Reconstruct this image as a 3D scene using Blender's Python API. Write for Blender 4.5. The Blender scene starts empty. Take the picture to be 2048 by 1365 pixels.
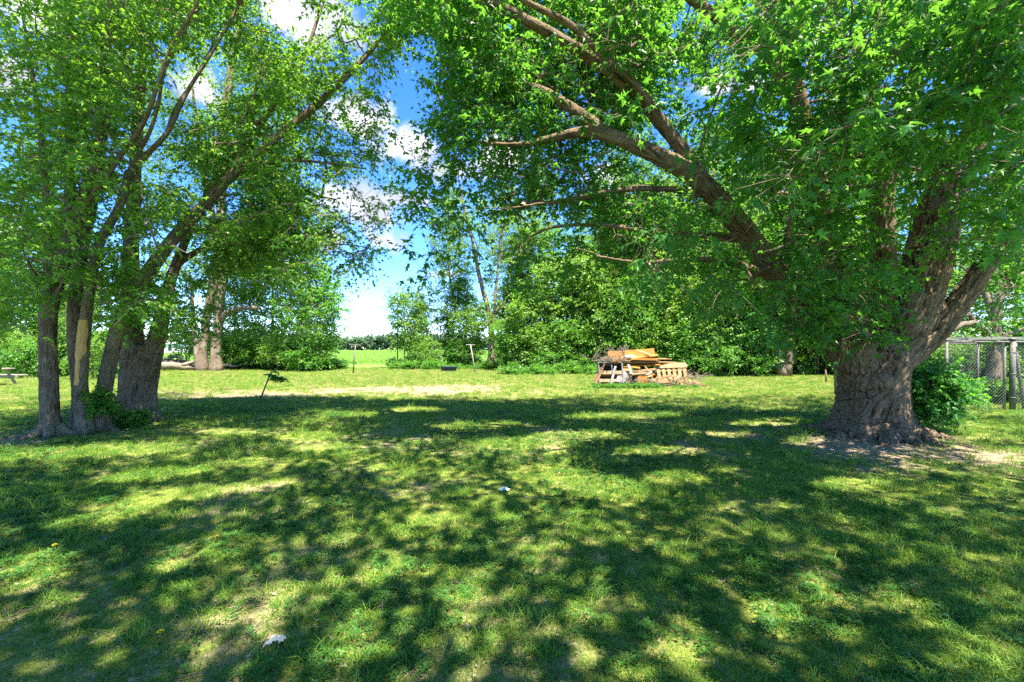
import bpy, math, random
import numpy as np
from mathutils import Vector
from mathutils.kdtree import KDTree

# ------------------------------------------------------------------ camera, world, sun, exposure
F, U0, V0, EYE = 910.0, 1024.0, 697.0, 1.6          # focal length and horizon of the 2048 px frame, eye height in metres
C = bpy.context.scene.collection
sc = bpy.context.scene
cam_data = bpy.data.cameras.new('camera')
cam_data.sensor_width = 36.0
cam_data.lens = 36.0 * F / 2048.0
cam_data.shift_y = (V0 - 682.5) / 2048.0
cam_data.clip_start, cam_data.clip_end = 0.05, 3000.0
cam = bpy.data.objects.new('camera', cam_data)
cam.location = (0, 0, EYE)
cam.rotation_euler = (math.radians(90), 0, 0)
C.objects.link(cam)
sc.camera = cam

SUN = np.array([0.22, -0.33, 0.92]); SUN /= np.linalg.norm(SUN)      # direction towards the sun
SUN_EL = math.asin(SUN[2]); SUN_ROT = math.atan2(SUN[0], SUN[1])
SUN_STRENGTH, SKY_STRENGTH, EXPOSURE = 2.6, 0.15, 3.4

sun_data = bpy.data.lights.new('sun', 'SUN')
sun_data.energy = SUN_STRENGTH
sun_data.angle = math.radians(0.53)
sun_data.color = (1.0, 0.92, 0.76)
sun = bpy.data.objects.new('sun', sun_data)
sun.rotation_euler = Vector(SUN).to_track_quat('Z', 'Y').to_euler()
sun.location = (10, -15, 40)
C.objects.link(sun)

sc.view_settings.view_transform = 'Standard'
sc.view_settings.look = 'None'
sc.view_settings.gamma = 1.0
sc.view_settings.use_curve_mapping = False
sc.view_settings.exposure = EXPOSURE
sc.render.engine = 'CYCLES'
sc.cycles.use_denoising = False
sc.cycles.sample_clamp_indirect = 4.0
sc.cycles.max_bounces = 8
sc.cycles.diffuse_bounces = 4
sc.cycles.glossy_bounces = 2
sc.cycles.transmission_bounces = 6

def nodes_of(tree):
    nd = tree.nodes
    def new(t, **kw):
        n = nd.new(t)
        for k, v in kw.items(): setattr(n, k, v)
        return n
    return nd, new, tree.links.new

def pix_dir(u, v):
    d = np.array([(u - U0) / F, 1.0, (V0 - v) / F]); return d / np.linalg.norm(d)

world = bpy.data.worlds.new('World'); sc.world = world
world.use_nodes = True
nd, new, link = nodes_of(world.node_tree)
nd.clear()
out = new('ShaderNodeOutputWorld'); bg = new('ShaderNodeBackground')
sky = new('ShaderNodeTexSky', sky_type='NISHITA', sun_disc=False)
sky.sun_elevation = SUN_EL; sky.sun_rotation = SUN_ROT
sky.altitude = 1800.0
sky.air_density, sky.dust_density, sky.ozone_density = 0.85, 0.05, 3.0
hs = new('ShaderNodeHueSaturation'); hs.inputs['Hue'].default_value = 0.508; hs.inputs['Saturation'].default_value = 1.28; hs.inputs['Value'].default_value = 0.36
link(sky.outputs[0], hs.inputs['Color'])
tc = new('ShaderNodeTexCoord')
# cumulus: soft puffs at fixed directions, broken up by noise, plus scattered ones all round the sky
puffs = [(770, 482, 75, 34), (800, 395, 70, 40), (735, 420, 120, 55), (725, 240, 90, 50), (830, 300, 100, 60), (900, 340, 90, 40),
         (640, 40, 110, 60), (700, 70, 60, 40), (400, 175, 60, 60), (440, 215, 40, 40), (742, 645, 30, 17), (1440, 165, 60, 40), (1000, 312, 60, 40),
         (1225, 352, 70, 30), (1330, 395, 50, 25), (1880, 610, 110, 60), (2000, 560, 140, 70), (90, 30, 60, 45), (20, 150, 60, 50), (660, 480, 50, 30),
         (900, 550, 50, 16), (1500, 170, 40, 25), (2150, 620, 120, 60), (-120, 480, 160, 60), (30, 480, 60, 30)]
prev = None
for (u, v, ru, rv) in puffs:
    d = pix_dir(u, v); k = 1.0 / math.sqrt(1 + ((u - U0) / F) ** 2 + ((V0 - v) / F) ** 2)
    s = new('ShaderNodeVectorMath', operation='SUBTRACT'); s.inputs[1].default_value = tuple(d); link(tc.outputs['Generated'], s.inputs[0])
    m = new('ShaderNodeVectorMath', operation='MULTIPLY'); a, b = F / (ru * k), F / (rv * k); m.inputs[1].default_value = (a, a, b); link(s.outputs[0], m.inputs[0])
    l = new('ShaderNodeVectorMath', operation='LENGTH'); link(m.outputs[0], l.inputs[0])
    o = new('ShaderNodeMath', operation='SUBTRACT'); o.inputs[0].default_value = 1.25; link(l.outputs['Value'], o.inputs[1])
    if prev is None: prev = o.outputs[0]
    else:
        mx = new('ShaderNodeMath', operation='SMOOTH_MAX'); mx.inputs[2].default_value = 0.3
        link(prev, mx.inputs[0]); link(o.outputs[0], mx.inputs[1]); prev = mx.outputs[0]
nz = new('ShaderNodeTexNoise'); nz.inputs['Scale'].default_value = 7.0; nz.inputs['Detail'].default_value = 9.0; nz.inputs['Roughness'].default_value = 0.62
link(tc.outputs['Generated'], nz.inputs['Vector'])
nb = new('ShaderNodeMath', operation='MULTIPLY_ADD'); nb.inputs[1].default_value = 3.6; nb.inputs[2].default_value = -1.95
link(nz.outputs['Fac'], nb.inputs[0])
dens = new('ShaderNodeMath', operation='ADD'); link(prev, dens.inputs[0]); link(nb.outputs[0], dens.inputs[1])
# scattered clouds over the rest of the sky
n2 = new('ShaderNodeTexNoise'); n2.inputs['Scale'].default_value = 3.2; n2.inputs['Detail'].default_value = 8.0; n2.inputs['Roughness'].default_value = 0.55
mp = new('ShaderNodeMapping'); mp.inputs['Scale'].default_value = (1, 1, 2.2); link(tc.outputs['Generated'], mp.inputs['Vector']); link(mp.outputs[0], n2.inputs['Vector'])
sx = new('ShaderNodeMath', operation='MULTIPLY_ADD'); sx.inputs[1].default_value = 6.0; sx.inputs[2].default_value = -3.5; link(n2.outputs['Fac'], sx.inputs[0])
sep = new('ShaderNodeSeparateXYZ'); link(tc.outputs['Generated'], sep.inputs[0])
away = new('ShaderNodeMapRange'); away.inputs['From Min'].default_value = 0.55; away.inputs['From Max'].default_value = 0.2
away.inputs['To Min'].default_value = -3.0; away.inputs['To Max'].default_value = 0.0; link(sep.outputs['Y'], away.inputs['Value'])
sa = new('ShaderNodeMath', operation='ADD'); link(sx.outputs[0], sa.inputs[0]); link(away.outputs[0], sa.inputs[1])
dm = new('ShaderNodeMath', operation='MAXIMUM'); link(dens.outputs[0], dm.inputs[0]); link(sa.outputs[0], dm.inputs[1])
cf = new('ShaderNodeMapRange', interpolation_type='SMOOTHSTEP'); cf.inputs['From Min'].default_value = 0.15; cf.inputs['From Max'].default_value = 0.75
link(dm.outputs[0], cf.inputs['Value'])
n3 = new('ShaderNodeTexNoise'); n3.inputs['Scale'].default_value = 9.0; n3.inputs['Detail'].default_value = 6.0
m3 = new('ShaderNodeMapping'); m3.inputs['Location'].default_value = (0.3, 0.1, 0.06); link(tc.outputs['Generated'], m3.inputs['Vector']); link(m3.outputs[0], n3.inputs['Vector'])
cr = new('ShaderNodeValToRGB'); cr.color_ramp.elements[0].position = 0.38; cr.color_ramp.elements[0].color = (0.52, 0.54, 0.68, 1)
cr.color_ramp.elements[1].position = 0.6; cr.color_ramp.elements[1].color = (1.0, 1.0, 1.04, 1)
link(n3.outputs['Fac'], cr.inputs[0])
cm = new('ShaderNodeMix', data_type='RGBA'); link(cf.outputs[0], cm.inputs['Factor']); link(hs.outputs[0], cm.inputs[6]); link(cr.outputs[0], cm.inputs[7])
link(cm.outputs[2], bg.inputs['Color']); bg.inputs['Strength'].default_value = SKY_STRENGTH
link(bg.outputs[0], out.inputs['Surface'])

# ------------------------------------------------------------------ helpers
rng = np.random.default_rng(11)
random.seed(5)

def vnoise(p, seed=0):
    """value noise, p (N,3) -> 0..1"""
    p = np.asarray(p, float); i = np.floor(p).astype(np.int64); f = p - i; f = f * f * (3 - 2 * f)
    def h(a, b, c):
        n = (a * 374761393 + b * 668265263 + c * 2147483647 + seed * 974634541) & 0xffffffff
        n = ((n ^ (n >> 13)) * 1274126177) & 0xffffffff
        return ((n ^ (n >> 16)) & 0xffff) / 65535.0
    r = 0
    for dx in (0, 1):
        for dy in (0, 1):
            for dz in (0, 1):
                w = (f[:, 0] if dx else 1 - f[:, 0]) * (f[:, 1] if dy else 1 - f[:, 1]) * (f[:, 2] if dz else 1 - f[:, 2])
                r = r + w * h(i[:, 0] + dx, i[:, 1] + dy, i[:, 2] + dz)
    return r

def fbm(p, seed=0, o=3):
    r, a, t = 0, 1.0, 0
    p = np.asarray(p, float)
    for k in range(o):
        r = r + a * vnoise(p * 2 ** k + 17.3 * k, seed + k); t += a; a *= 0.5
    return r / t

def n2d(x, y, s, seed=0, o=3):
    return fbm(np.stack([np.asarray(x) / s, np.asarray(y) / s, np.zeros_like(x)], -1), seed, o)

def gz(x, y):
    """height of the ground"""
    x = np.asarray(x, float); y = np.asarray(y, float)
    near = np.clip(1 - np.hypot(x, y - 12) / 45, 0, 1)
    return (n2d(x, y, 3.1, 3) - 0.5) * 0.10 * near + 0.10 * np.exp(-((x - 6.6) ** 2 + (y - 8.3) ** 2) / 3.5) - 0.02

def gz1(x, y): return float(gz(np.array([x]), np.array([y]))[0])
def P(u, v, Y): return np.array([(u - U0) / F * Y, Y, EYE + (V0 - v) / F * Y])
def G(u, v):
    Y = EYE * F / (v - V0); x = (u - U0) / F * Y
    return np.array([x, Y, gz1(x, Y)])
def proj(p):
    Y = np.maximum(p[:, 1], 0.3)
    return U0 + F * p[:, 0] / Y, V0 - F * (p[:, 2] - EYE) / Y

def unit(a): return a / np.maximum(np.linalg.norm(a, axis=-1, keepdims=True), 1e-9)

def make_mesh(name, V, faces, mat=None, smooth=True, attrs=None):
    """faces: list of int arrays (k, n)"""
    me = bpy.data.meshes.new(name)
    V = np.asarray(V, np.float32)
    me.vertices.add(len(V)); me.vertices.foreach_set('co', V.ravel())
    faces = [np.asarray(f, np.int32) for f in faces if len(f)]
    loops = np.concatenate([f.ravel() for f in faces])
    tot = np.concatenate([np.full(len(f), f.shape[1], np.int32) for f in faces])
    start = np.concatenate([[0], np.cumsum(tot)[:-1]]).astype(np.int32)
    me.loops.add(len(loops)); me.loops.foreach_set('vertex_index', loops)
    me.polygons.add(len(tot)); me.polygons.foreach_set('loop_start', start); me.polygons.foreach_set('loop_total', tot)
    me.polygons.foreach_set('use_smooth', np.full(len(tot), smooth, bool))
    for k, a in (attrs or {}).items():
        a = np.asarray(a, np.float32)
        if a.ndim == 1:
            at = me.attributes.new(k, 'FLOAT', 'POINT'); at.data.foreach_set('value', a)
        else:
            at = me.attributes.new(k, 'FLOAT_VECTOR', 'POINT'); at.data.foreach_set('vector', a.ravel())
    me.update(); me.validate()
    if mat: me.materials.append(mat)
    return me

def link_obj(name, me, parent=None):
    o = bpy.data.objects.new(name, me); C.objects.link(o)
    if parent is not None:
        o.parent = parent
        o.matrix_parent_inverse.identity()
    return o

def tag(o, label=None, cat=None, group=None, kind=None):
    if label: o['label'] = label
    if cat: o['category'] = cat
    if group: o['group'] = group
    if kind: o['kind'] = kind
    return o

def empty(name, loc, label, cat, group=None, rz=0):
    o = bpy.data.objects.new(name, None); o.empty_display_size = 0.2
    C.objects.link(o); o.location = tuple(float(a) for a in loc); o.rotation_euler = (0, 0, rz)
    return tag(o, label, cat, group)

def copy_thing(root, loc, rz, scale, label, group):
    r = root.copy(); C.objects.link(r); r.location = tuple(float(a) for a in loc); r.rotation_euler = (0, 0, rz)
    r.scale = scale if isinstance(scale, tuple) else (scale,) * 3
    r['label'] = label
    if group: r['group'] = group
    elif 'group' in r: del r['group']
    for ch in list(root.children):
        c = ch.copy(); C.objects.link(c); c.parent = r
    return r

class MB:
    """collects tubes, boxes and sheets into one mesh"""
    def __init__(s): s.V, s.Q, s.T, s.B, s.n = [], [], [], [], 0
    def add(s, V, Q=None, T=None, B=None):
        V = np.asarray(V, float)
        s.V.append(V)
        if Q is not None and len(Q): s.Q.append(np.asarray(Q) + s.n)
        if T is not None and len(T): s.T.append(np.asarray(T) + s.n)
        s.B.append(np.asarray(B, float) if B is not None else V)
        s.n += len(V)
    def tube(s, pts, rad, n=8, cap=True, s0=0.0):
        pts = np.asarray(pts, float); rad = np.asarray(rad, float); m = len(pts)
        t = unit(np.gradient(pts, axis=0))
        a = np.array([0.0, 0, 1]) if abs(t[0][2]) < 0.85 else np.array([1.0, 0, 0])
        x = np.cross(a, t[0]); x /= np.linalg.norm(x)
        ln = s0 + np.concatenate([[0], np.cumsum(np.linalg.norm(np.diff(pts, axis=0), axis=1))])
        th = np.linspace(0, 2 * math.pi, n, endpoint=False); co, si = np.cos(th), np.sin(th)
        Vs, Bs = [], []
        for i in range(m):
            x = x - t[i] * np.dot(x, t[i]); x /= np.linalg.norm(x); y = np.cross(t[i], x)
            Vs.append(pts[i] + rad[i] * (co[:, None] * x + si[:, None] * y))
            Bs.append(np.stack([co * rad[i], si * rad[i], np.full(n, ln[i])], -1))
        V = np.concatenate(Vs); B = np.concatenate(Bs)
        i, j = np.meshgrid(np.arange(m - 1), np.arange(n), indexing='ij'); k = (j + 1) % n
        Q = np.stack([i * n + j, i * n + k, (i + 1) * n + k, (i + 1) * n + j], -1).reshape(-1, 4)
        T = None
        if cap:
            c0, c1 = len(V), len(V) + 1
            V = np.concatenate([V, pts[:1], pts[-1:]]); B = np.concatenate([B, [[0, 0, ln[0]]], [[0, 0, ln[-1]]]])
            j = np.arange(n); k = (j + 1) % n; e = (m - 1) * n
            T = np.concatenate([np.stack([np.full(n, c0), k, j], -1), np.stack([np.full(n, c1), e + j, e + k], -1)])
        s.add(V, Q, T, B)
    def box(s, c, size, R=None, bev=0.0, jit=0.0):
        """box with chamfered long edges: c centre, size (x,y,z), R 3x3 rotation"""
        hx, hy, hz = np.array(size) / 2.0
        b = min(bev, hy * 0.8, hz * 0.8)
        prof = np.array([(-hy + b, -hz), (hy - b, -hz), (hy, -hz + b), (hy, hz - b), (hy - b, hz), (-hy + b, hz), (-hy, hz - b), (-hy, -hz + b)])
        V = np.concatenate([np.c_[np.full(8, sx * hx), prof] for sx in (-1, 1)])
        if jit: V = V + rng.normal(0, jit, V.shape)
        j = np.arange(8); k = (j + 1) % 8
        Q = np.stack([j, k, 8 + k, 8 + j], -1)
        T = [(0, i + 1, i) for i in range(1, 7)] + [(8, 8 + i, 8 + i + 1) for i in range(1, 7)]
        W = V if R is None else V @ np.asarray(R).T
        s.add(W + np.asarray(c), Q, np.array(T), V + rng.uniform(-5, 5, 3))
    def mesh(s, name, mat, smooth=True):
        f = []
        if s.Q: f.append(np.concatenate(s.Q))
        if s.T: f.append(np.concatenate(s.T))
        return make_mesh(name, np.concatenate(s.V), f, mat, smooth, {'grain': np.concatenate(s.B)})
    def build(s, name, mat, parent=None, smooth=True, off=None):
        if off is not None: s.V = [v - np.asarray(off) for v in s.V]
        return link_obj(name, s.mesh(name, mat, smooth), parent)

def rotm(rx=0, ry=0, rz=0):
    cx, sx, cy, sy, cz, sz = math.cos(rx), math.sin(rx), math.cos(ry), math.sin(ry), math.cos(rz), math.sin(rz)
    X = np.array([[1, 0, 0], [0, cx, -sx], [0, sx, cx]]); Y = np.array([[cy, 0, sy], [0, 1, 0], [-sy, 0, cy]]); Z = np.array([[cz, -sz, 0], [sz, cz, 0], [0, 0, 1]])
    return Z @ Y @ X

def smooth_path(P4, step=0.12):
    """Catmull-Rom through rows (x,y,z,r) -> dense rows"""
    P4 = np.asarray(P4, float); out = []
    e = np.concatenate([[2 * P4[0] - P4[1]], P4, [2 * P4[-1] - P4[-2]]])
    for i in range(len(P4) - 1):
        p0, p1, p2, p3 = e[i:i + 4]
        k = max(2, int(np.linalg.norm(p2[:3] - p1[:3]) / step)); t = np.linspace(0, 1, k, endpoint=False)[:, None]
        out.append(0.5 * (2 * p1 + (p2 - p0) * t + (2 * p0 - 5 * p1 + 4 * p2 - p3) * t ** 2 + (3 * p1 - p0 - 3 * p2 + p3) * t ** 3))
    out = np.concatenate(out + [P4[-1:]]); out[:, 3] = np.maximum(out[:, 3], 0.004)
    return out

def limb(rows, step=0.12):
    """rows (u, v, Y, width in px) of the photograph's frame -> dense (x,y,z,r)"""
    return smooth_path([np.r_[P(u, v, Y), w / 2 / F * Y / math.hypot(1, (u - U0) / F)] for (u, v, Y, w) in rows], step)

# ------------------------------------------------------------------ materials
def mat_new(name):
    m = bpy.data.materials.new(name); m.use_nodes = True
    nd, new, link = nodes_of(m.node_tree); nd.clear()
    out = new('ShaderNodeOutputMaterial')
    return m, new, link, out

def ramp(new, stops):
    r = new('ShaderNodeValToRGB'); e = r.color_ramp.elements
    while len(e) < len(stops): e.new(0.5)
    for i, (p, c) in enumerate(stops): e[i].position = p; e[i].color = (*c, 1)
    return r

def leaf_mat(name, dark, mid, light, trans, tfac=0.45, rough=0.42, spec=0.4):
    m, new, link, out = mat_new(name)
    at = new('ShaderNodeAttribute', attribute_name='tint')
    r = ramp(new, [(0.0, dark), (0.55, mid), (1.0, light)]); link(at.outputs['Fac'], r.inputs[0])
    p = new('ShaderNodeBsdfPrincipled'); p.inputs['Roughness'].default_value = rough; p.inputs['Specular IOR Level'].default_value = spec
    link(r.outputs[0], p.inputs['Base Color'])
    t = new('ShaderNodeBsdfTranslucent')
    mx = new('ShaderNodeMix', data_type='RGBA'); mx.inputs['Factor'].default_value = 0.65; mx.inputs[7].default_value = (*trans, 1)
    link(r.outputs[0], mx.inputs[6]); link(mx.outputs[2], t.inputs['Color'])
    ms = new('ShaderNodeMixShader'); ms.inputs[0].default_value = tfac
    link(p.outputs[0], ms.inputs[1]); link(t.outputs[0], ms.inputs[2]); link(ms.outputs[0], out.inputs['Surface'])
    return m

M_MAPLE = leaf_mat('maple_leaf', (0.012, 0.080, 0.018), (0.030, 0.150, 0.026), (0.095, 0.24, 0.03), (0.20, 0.50, 0.03), 0.56)
M_SOFT = leaf_mat('silver_maple_leaf', (0.024, 0.11, 0.016), (0.056, 0.195, 0.022), (0.15, 0.285, 0.028), (0.29, 0.55, 0.03), 0.58)
M_BACK = leaf_mat('hedgerow_leaf', (0.028, 0.11, 0.016), (0.065, 0.20, 0.022), (0.15, 0.30, 0.03), (0.27, 0.56, 0.03), 0.48)
M_PALE = leaf_mat('pale_hedgerow_leaf', (0.05, 0.14, 0.02), (0.10, 0.23, 0.028), (0.20, 0.33, 0.035), (0.34, 0.56, 0.035), 0.48)
M_CORN = leaf_mat('corn_leaf', (0.07, 0.17, 0.025), (0.11, 0.24, 0.035), (0.17, 0.30, 0.05), (0.25, 0.42, 0.03), 0.35)

def bark_mat(name, deep, mid, light, fine=26.0, furrow=9.0, bump=0.6, moss=None, relief=0.0):
    m, new, link, out = mat_new(name)
    at = new('ShaderNodeAttribute', attribute_name='grain')
    mp = new('ShaderNodeMapping'); mp.inputs['Scale'].default_value = (1, 1, 0.16); link(at.outputs['Vector'], mp.inputs['Vector'])
    v = new('ShaderNodeTexVoronoi', feature='DISTANCE_TO_EDGE'); v.inputs['Scale'].default_value = furrow * 2.0
    n0 = new('ShaderNodeTexNoise'); n0.inputs['Scale'].default_value = furrow; n0.inputs['Detail'].default_value = 5
    link(mp.outputs[0], n0.inputs['Vector'])
    ad = new('ShaderNodeVectorMath', operation='MULTIPLY_ADD'); ad.inputs[1].default_value = (0.16, 0.16, 0.16)
    link(n0.outputs['Color'], ad.inputs[0]); link(mp.outputs[0], ad.inputs[2]); link(ad.outputs[0], v.inputs['Vector'])
    n1 = new('ShaderNodeTexNoise'); n1.inputs['Scale'].default_value = fine; n1.inputs['Detail'].default_value = 8; n1.inputs['Roughness'].default_value = 0.7
    link(mp.outputs[0], n1.inputs['Vector'])
    vm = new('ShaderNodeMapRange'); vm.inputs['From Max'].default_value = 0.35; link(v.outputs['Distance'], vm.inputs['Value'])
    hm = new('ShaderNodeMath', operation='MULTIPLY_ADD'); hm.inputs[1].default_value = 0.72; link(n1.outputs['Fac'], hm.inputs[0])
    h2 = new('ShaderNodeMath', operation='MULTIPLY'); h2.inputs[1].default_value = 0.28; link(vm.outputs[0], h2.inputs[0]); link(h2.outputs[0], hm.inputs[2])
    col_in = hm.outputs[0]
    if relief:
        fa = new('ShaderNodeAttribute', attribute_name='relief')
        fm = new('ShaderNodeMix', data_type='FLOAT'); fm.inputs['Factor'].default_value = relief
        link(hm.outputs[0], fm.inputs[2]); link(fa.outputs['Fac'], fm.inputs[3]); col_in = fm.outputs[0]
    r = ramp(new, [(0.30, deep), (0.48, mid), (0.70, light)]); link(col_in, r.inputs[0])
    n2 = new('ShaderNodeTexNoise'); n2.inputs['Scale'].default_value = 1.6; n2.inputs['Detail'].default_value = 4
    g = new('ShaderNodeNewGeometry'); link(g.outputs['Position'], n2.inputs['Vector'])
    mx = new('ShaderNodeMix', data_type='RGBA', blend_type='MIX')
    mr = new('ShaderNodeMapRange'); mr.inputs['From Min'].default_value = 0.5; mr.inputs['From Max'].default_value = 0.72; mr.inputs['To Max'].default_value = 0.55
    link(n2.outputs['Fac'], mr.inputs['Value']); link(mr.outputs[0], mx.inputs['Factor'])
    link(r.outputs[0], mx.inputs[6]); mx.inputs[7].default_value = (*(moss or tuple(c * 1.25 for c in light)), 1)
    p = new('ShaderNodeBsdfPrincipled'); p.inputs['Roughness'].default_value = 0.9; p.inputs['Specular IOR Level'].default_value = 0.15
    link(mx.outputs[2], p.inputs['Base Color'])
    b = new('ShaderNodeBump'); b.inputs['Strength'].default_value = bump; b.inputs['Distance'].default_value = 0.03
    link(hm.outputs[0], b.inputs['Height']); link(b.outputs[0], p.inputs['Normal']); link(p.outputs[0], out.inputs['Surface'])
    return m

M_BARK_OLD = bark_mat('old_maple_bark', (0.020, 0.014, 0.009), (0.085, 0.060, 0.039), (0.185, 0.136, 0.090), 46, 15, 1.0, relief=0.55)
M_BARK_GREY = bark_mat('grey_maple_bark', (0.034, 0.024, 0.016), (0.115, 0.085, 0.058), (0.235, 0.183, 0.128), 60, 20, 0.9, relief=0.35)
M_BARK_POLE = bark_mat('background_bark', (0.05, 0.038, 0.028), (0.14, 0.108, 0.08), (0.26, 0.21, 0.16), 40, 14, 0.6)
M_BARK_THIN = bark_mat('branch_bark', (0.07, 0.05, 0.035), (0.14, 0.105, 0.075), (0.23, 0.18, 0.13), 40, 16, 0.4)
M_DEAD = bark_mat('dead_wood', (0.09, 0.072, 0.055), (0.18, 0.15, 0.118), (0.29, 0.245, 0.20), 40, 16, 0.3)

def plain_mat(name, col, rough=0.7, metal=0.0, var=0.25, scale=8.0, spec=0.3, bump=0.0, col2=None, stretch=(1, 1, 1), detail=6):
    m, new, link, out = mat_new(name)
    at = new('ShaderNodeAttribute', attribute_name='grain')
    mp = new('ShaderNodeMapping'); mp.inputs['Scale'].default_value = stretch; link(at.outputs['Vector'], mp.inputs['Vector'])
    n = new('ShaderNodeTexNoise'); n.inputs['Scale'].default_value = scale; n.inputs['Detail'].default_value = detail; n.inputs['Roughness'].default_value = 0.65
    link(mp.outputs[0], n.inputs['Vector'])
    c2 = col2 or tuple(c * (1 - var) for c in col)
    r = ramp(new, [(0.32, c2), (0.68, col)]); link(n.outputs['Fac'], r.inputs[0])
    p = new('ShaderNodeBsdfPrincipled'); p.inputs['Roughness'].default_value = rough; p.inputs['Metallic'].default_value = metal; p.inputs['Specular IOR Level'].default_value = spec
    link(r.outputs[0], p.inputs['Base Color'])
    if bump:
        b = new('ShaderNodeBump'); b.inputs['Strength'].default_value = bump; b.inputs['Distance'].default_value = 0.01
        link(n.outputs['Fac'], b.inputs['Height']); link(b.outputs[0], p.inputs['Normal'])
    link(p.outputs[0], out.inputs['Surface'])
    return m
WG = (0.12, 1, 1)
M_ORANGE = plain_mat('orange_stained_wood', (0.40, 0.17, 0.02), 0.6, scale=20, stretch=WG, col2=(0.22, 0.075, 0.008), bump=0.2)
M_TANWOOD = plain_mat('tan_weathered_wood', (0.27, 0.17, 0.07), 0.75, scale=22, stretch=WG, col2=(0.12, 0.065, 0.025), bump=0.3)
M_BROWNWOOD = plain_mat('brown_wood', (0.16, 0.080, 0.03), 0.7, scale=22, stretch=WG, col2=(0.06, 0.028, 0.011), bump=0.3)
M_PALEWOOD = plain_mat('pale_wood', (0.27, 0.19, 0.095), 0.75, scale=26, stretch=WG, col2=(0.12, 0.075, 0.035), bump=0.2)
M_WHITE = plain_mat('flaking_white_paint', (0.34, 0.34, 0.34), 0.6, scale=14, col2=(0.15, 0.14, 0.125), stretch=(0.3, 1, 1))
M_GREYPAINT = plain_mat('grey_painted_board', (0.14, 0.14, 0.155), 0.65, scale=9, col2=(0.07, 0.07, 0.075), stretch=(0.3, 1, 1))
M_BLACK = plain_mat('black_board', (0.02, 0.02, 0.022), 0.6, scale=6)
M_STEEL = plain_mat('galvanised_steel', (0.135, 0.14, 0.135), 0.65, 0.15, scale=16, col2=(0.065, 0.06, 0.052))
M_WIRE = plain_mat('galvanised_wire', (0.24, 0.25, 0.26), 0.5, 0.3, scale=20)
M_TARP = plain_mat('dark_sheet', (0.075, 0.08, 0.06), 0.6, scale=4, col2=(0.04, 0.045, 0.035))
M_TUB = plain_mat('dark_blue_plastic', (0.016, 0.032, 0.042), 0.5, scale=5)
M_SCRAP = plain_mat('white_plastic_scrap', (0.55, 0.54, 0.49), 0.6, scale=45, col2=(0.27, 0.25, 0.21))
M_TEAL = plain_mat('pale_teal_plastic', (0.50, 0.60, 0.56), 0.5, scale=9, col2=(0.34, 0.42, 0.39))
M_YELLOW = plain_mat('dandelion_petals', (0.55, 0.44, 0.01), 0.6, scale=40, col2=(0.5, 0.36, 0.01))
M_STALK = plain_mat('green_stalk', (0.12, 0.2, 0.03), 0.6, scale=30)
M_STRIP = plain_mat('bare_tan_wood', (0.55, 0.36, 0.13), 0.75, scale=26, stretch=(1, 1, 0.10), col2=(0.30, 0.17, 0.06), bump=0.4)
M_BARNWALL = plain_mat('white_siding', (0.8, 0.8, 0.79), 0.6, scale=3, var=0.1)
M_BARNROOF = plain_mat('grey_roof', (0.33, 0.34, 0.36), 0.6, scale=3)
M_GLASS = plain_mat('dark_window_glass', (0.03, 0.04, 0.05), 0.1, scale=3, spec=0.6)

# ------------------------------------------------------------------ ground
# sun patches of the photograph's lawn, in its frame: leaves that would shade them are cut from the crowns
LIT = [(150, 905, 210, 15, -3), (60, 1132, 130, 34, -8), (360, 985, 200, 13, -7), (300, 948, 130, 12, -6), (385, 1100, 120, 28, -14), (200, 1030, 110, 14, -10),
       (610, 872, 70, 9, 0), (470, 862, 60, 8, 0), (650, 893, 70, 9, -4), (560, 1180, 70, 26, -28), (440, 1225, 60, 12, -20), (690, 1262, 75, 48, -10), (730, 1140, 90, 18, -16),
       (860, 1035, 70, 14, -8), (790, 930, 60, 8, -3), (1050, 890, 100, 17, 0), (1150, 872, 100, 10, 0), (960, 852, 110, 9, 0), (1190, 968, 120, 24, 8), (1345, 955, 75, 14, 0),
       (1440, 938, 36, 7, 0), (1310, 902, 100, 10, 0), (1420, 866, 90, 8, 4), (1540, 848, 80, 8, 0), (1600, 885, 50, 8, 0), (1370, 1285, 95, 46, -12), (1530, 1222, 60, 32, 10),
       (1650, 1180, 70, 16, 18), (1700, 968, 80, 17, 0), (1790, 1195, 60, 16, 22), (1870, 1245, 80, 16, 25), (1990, 1312, 80, 36, 24), (2000, 1030, 26, 10, 0), (2000, 912, 70, 11, 0),
       (1900, 872, 90, 12, 0), (700, 830, 60, 6, 0), (1250, 832, 120, 8, 0), (830, 820, 60, 6, 0), (940, 1290, 60, 18, -8), (1280, 1070, 30, 10, 0), (1150, 1230, 40, 16, 0), (500, 920, 70, 8, -3), (930, 1170, 40, 14, -10),
       (1060, 1120, 30, 10, 0), (1560, 1010, 40, 9, 0), (120, 1190, 60, 12, -8), (300, 1170, 40, 9, -10), (1380, 1120, 36, 10, 10)]
def lit_at(x, y):
    """1 where the lawn lies in the sun"""
    Y = np.maximum(y, 0.5); u = U0 + F * x / Y; v = V0 + F * EYE / Y
    w = 8 * (n2d(x, y, 0.5, 77, 2) - 0.5)
    r = np.zeros(len(u))
    for (cu, cv, a, b, deg) in LIT:
        t = math.radians(deg); du, dv = u - cu, v - cv
        p, q = du * math.cos(t) + dv * math.sin(t), -du * math.sin(t) + dv * math.cos(t)
        r = np.maximum(r, ((p / a) ** 2 + (q / b) ** 2 < 1 + 0.12 * w).astype(float))
    edge = 15.2 + 1.6 * (n2d(x, y, 2.0, 31) - 0.5) * 2
    r[(y > edge) & (x > -11) & (x < 13)] = 1
    return r

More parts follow.
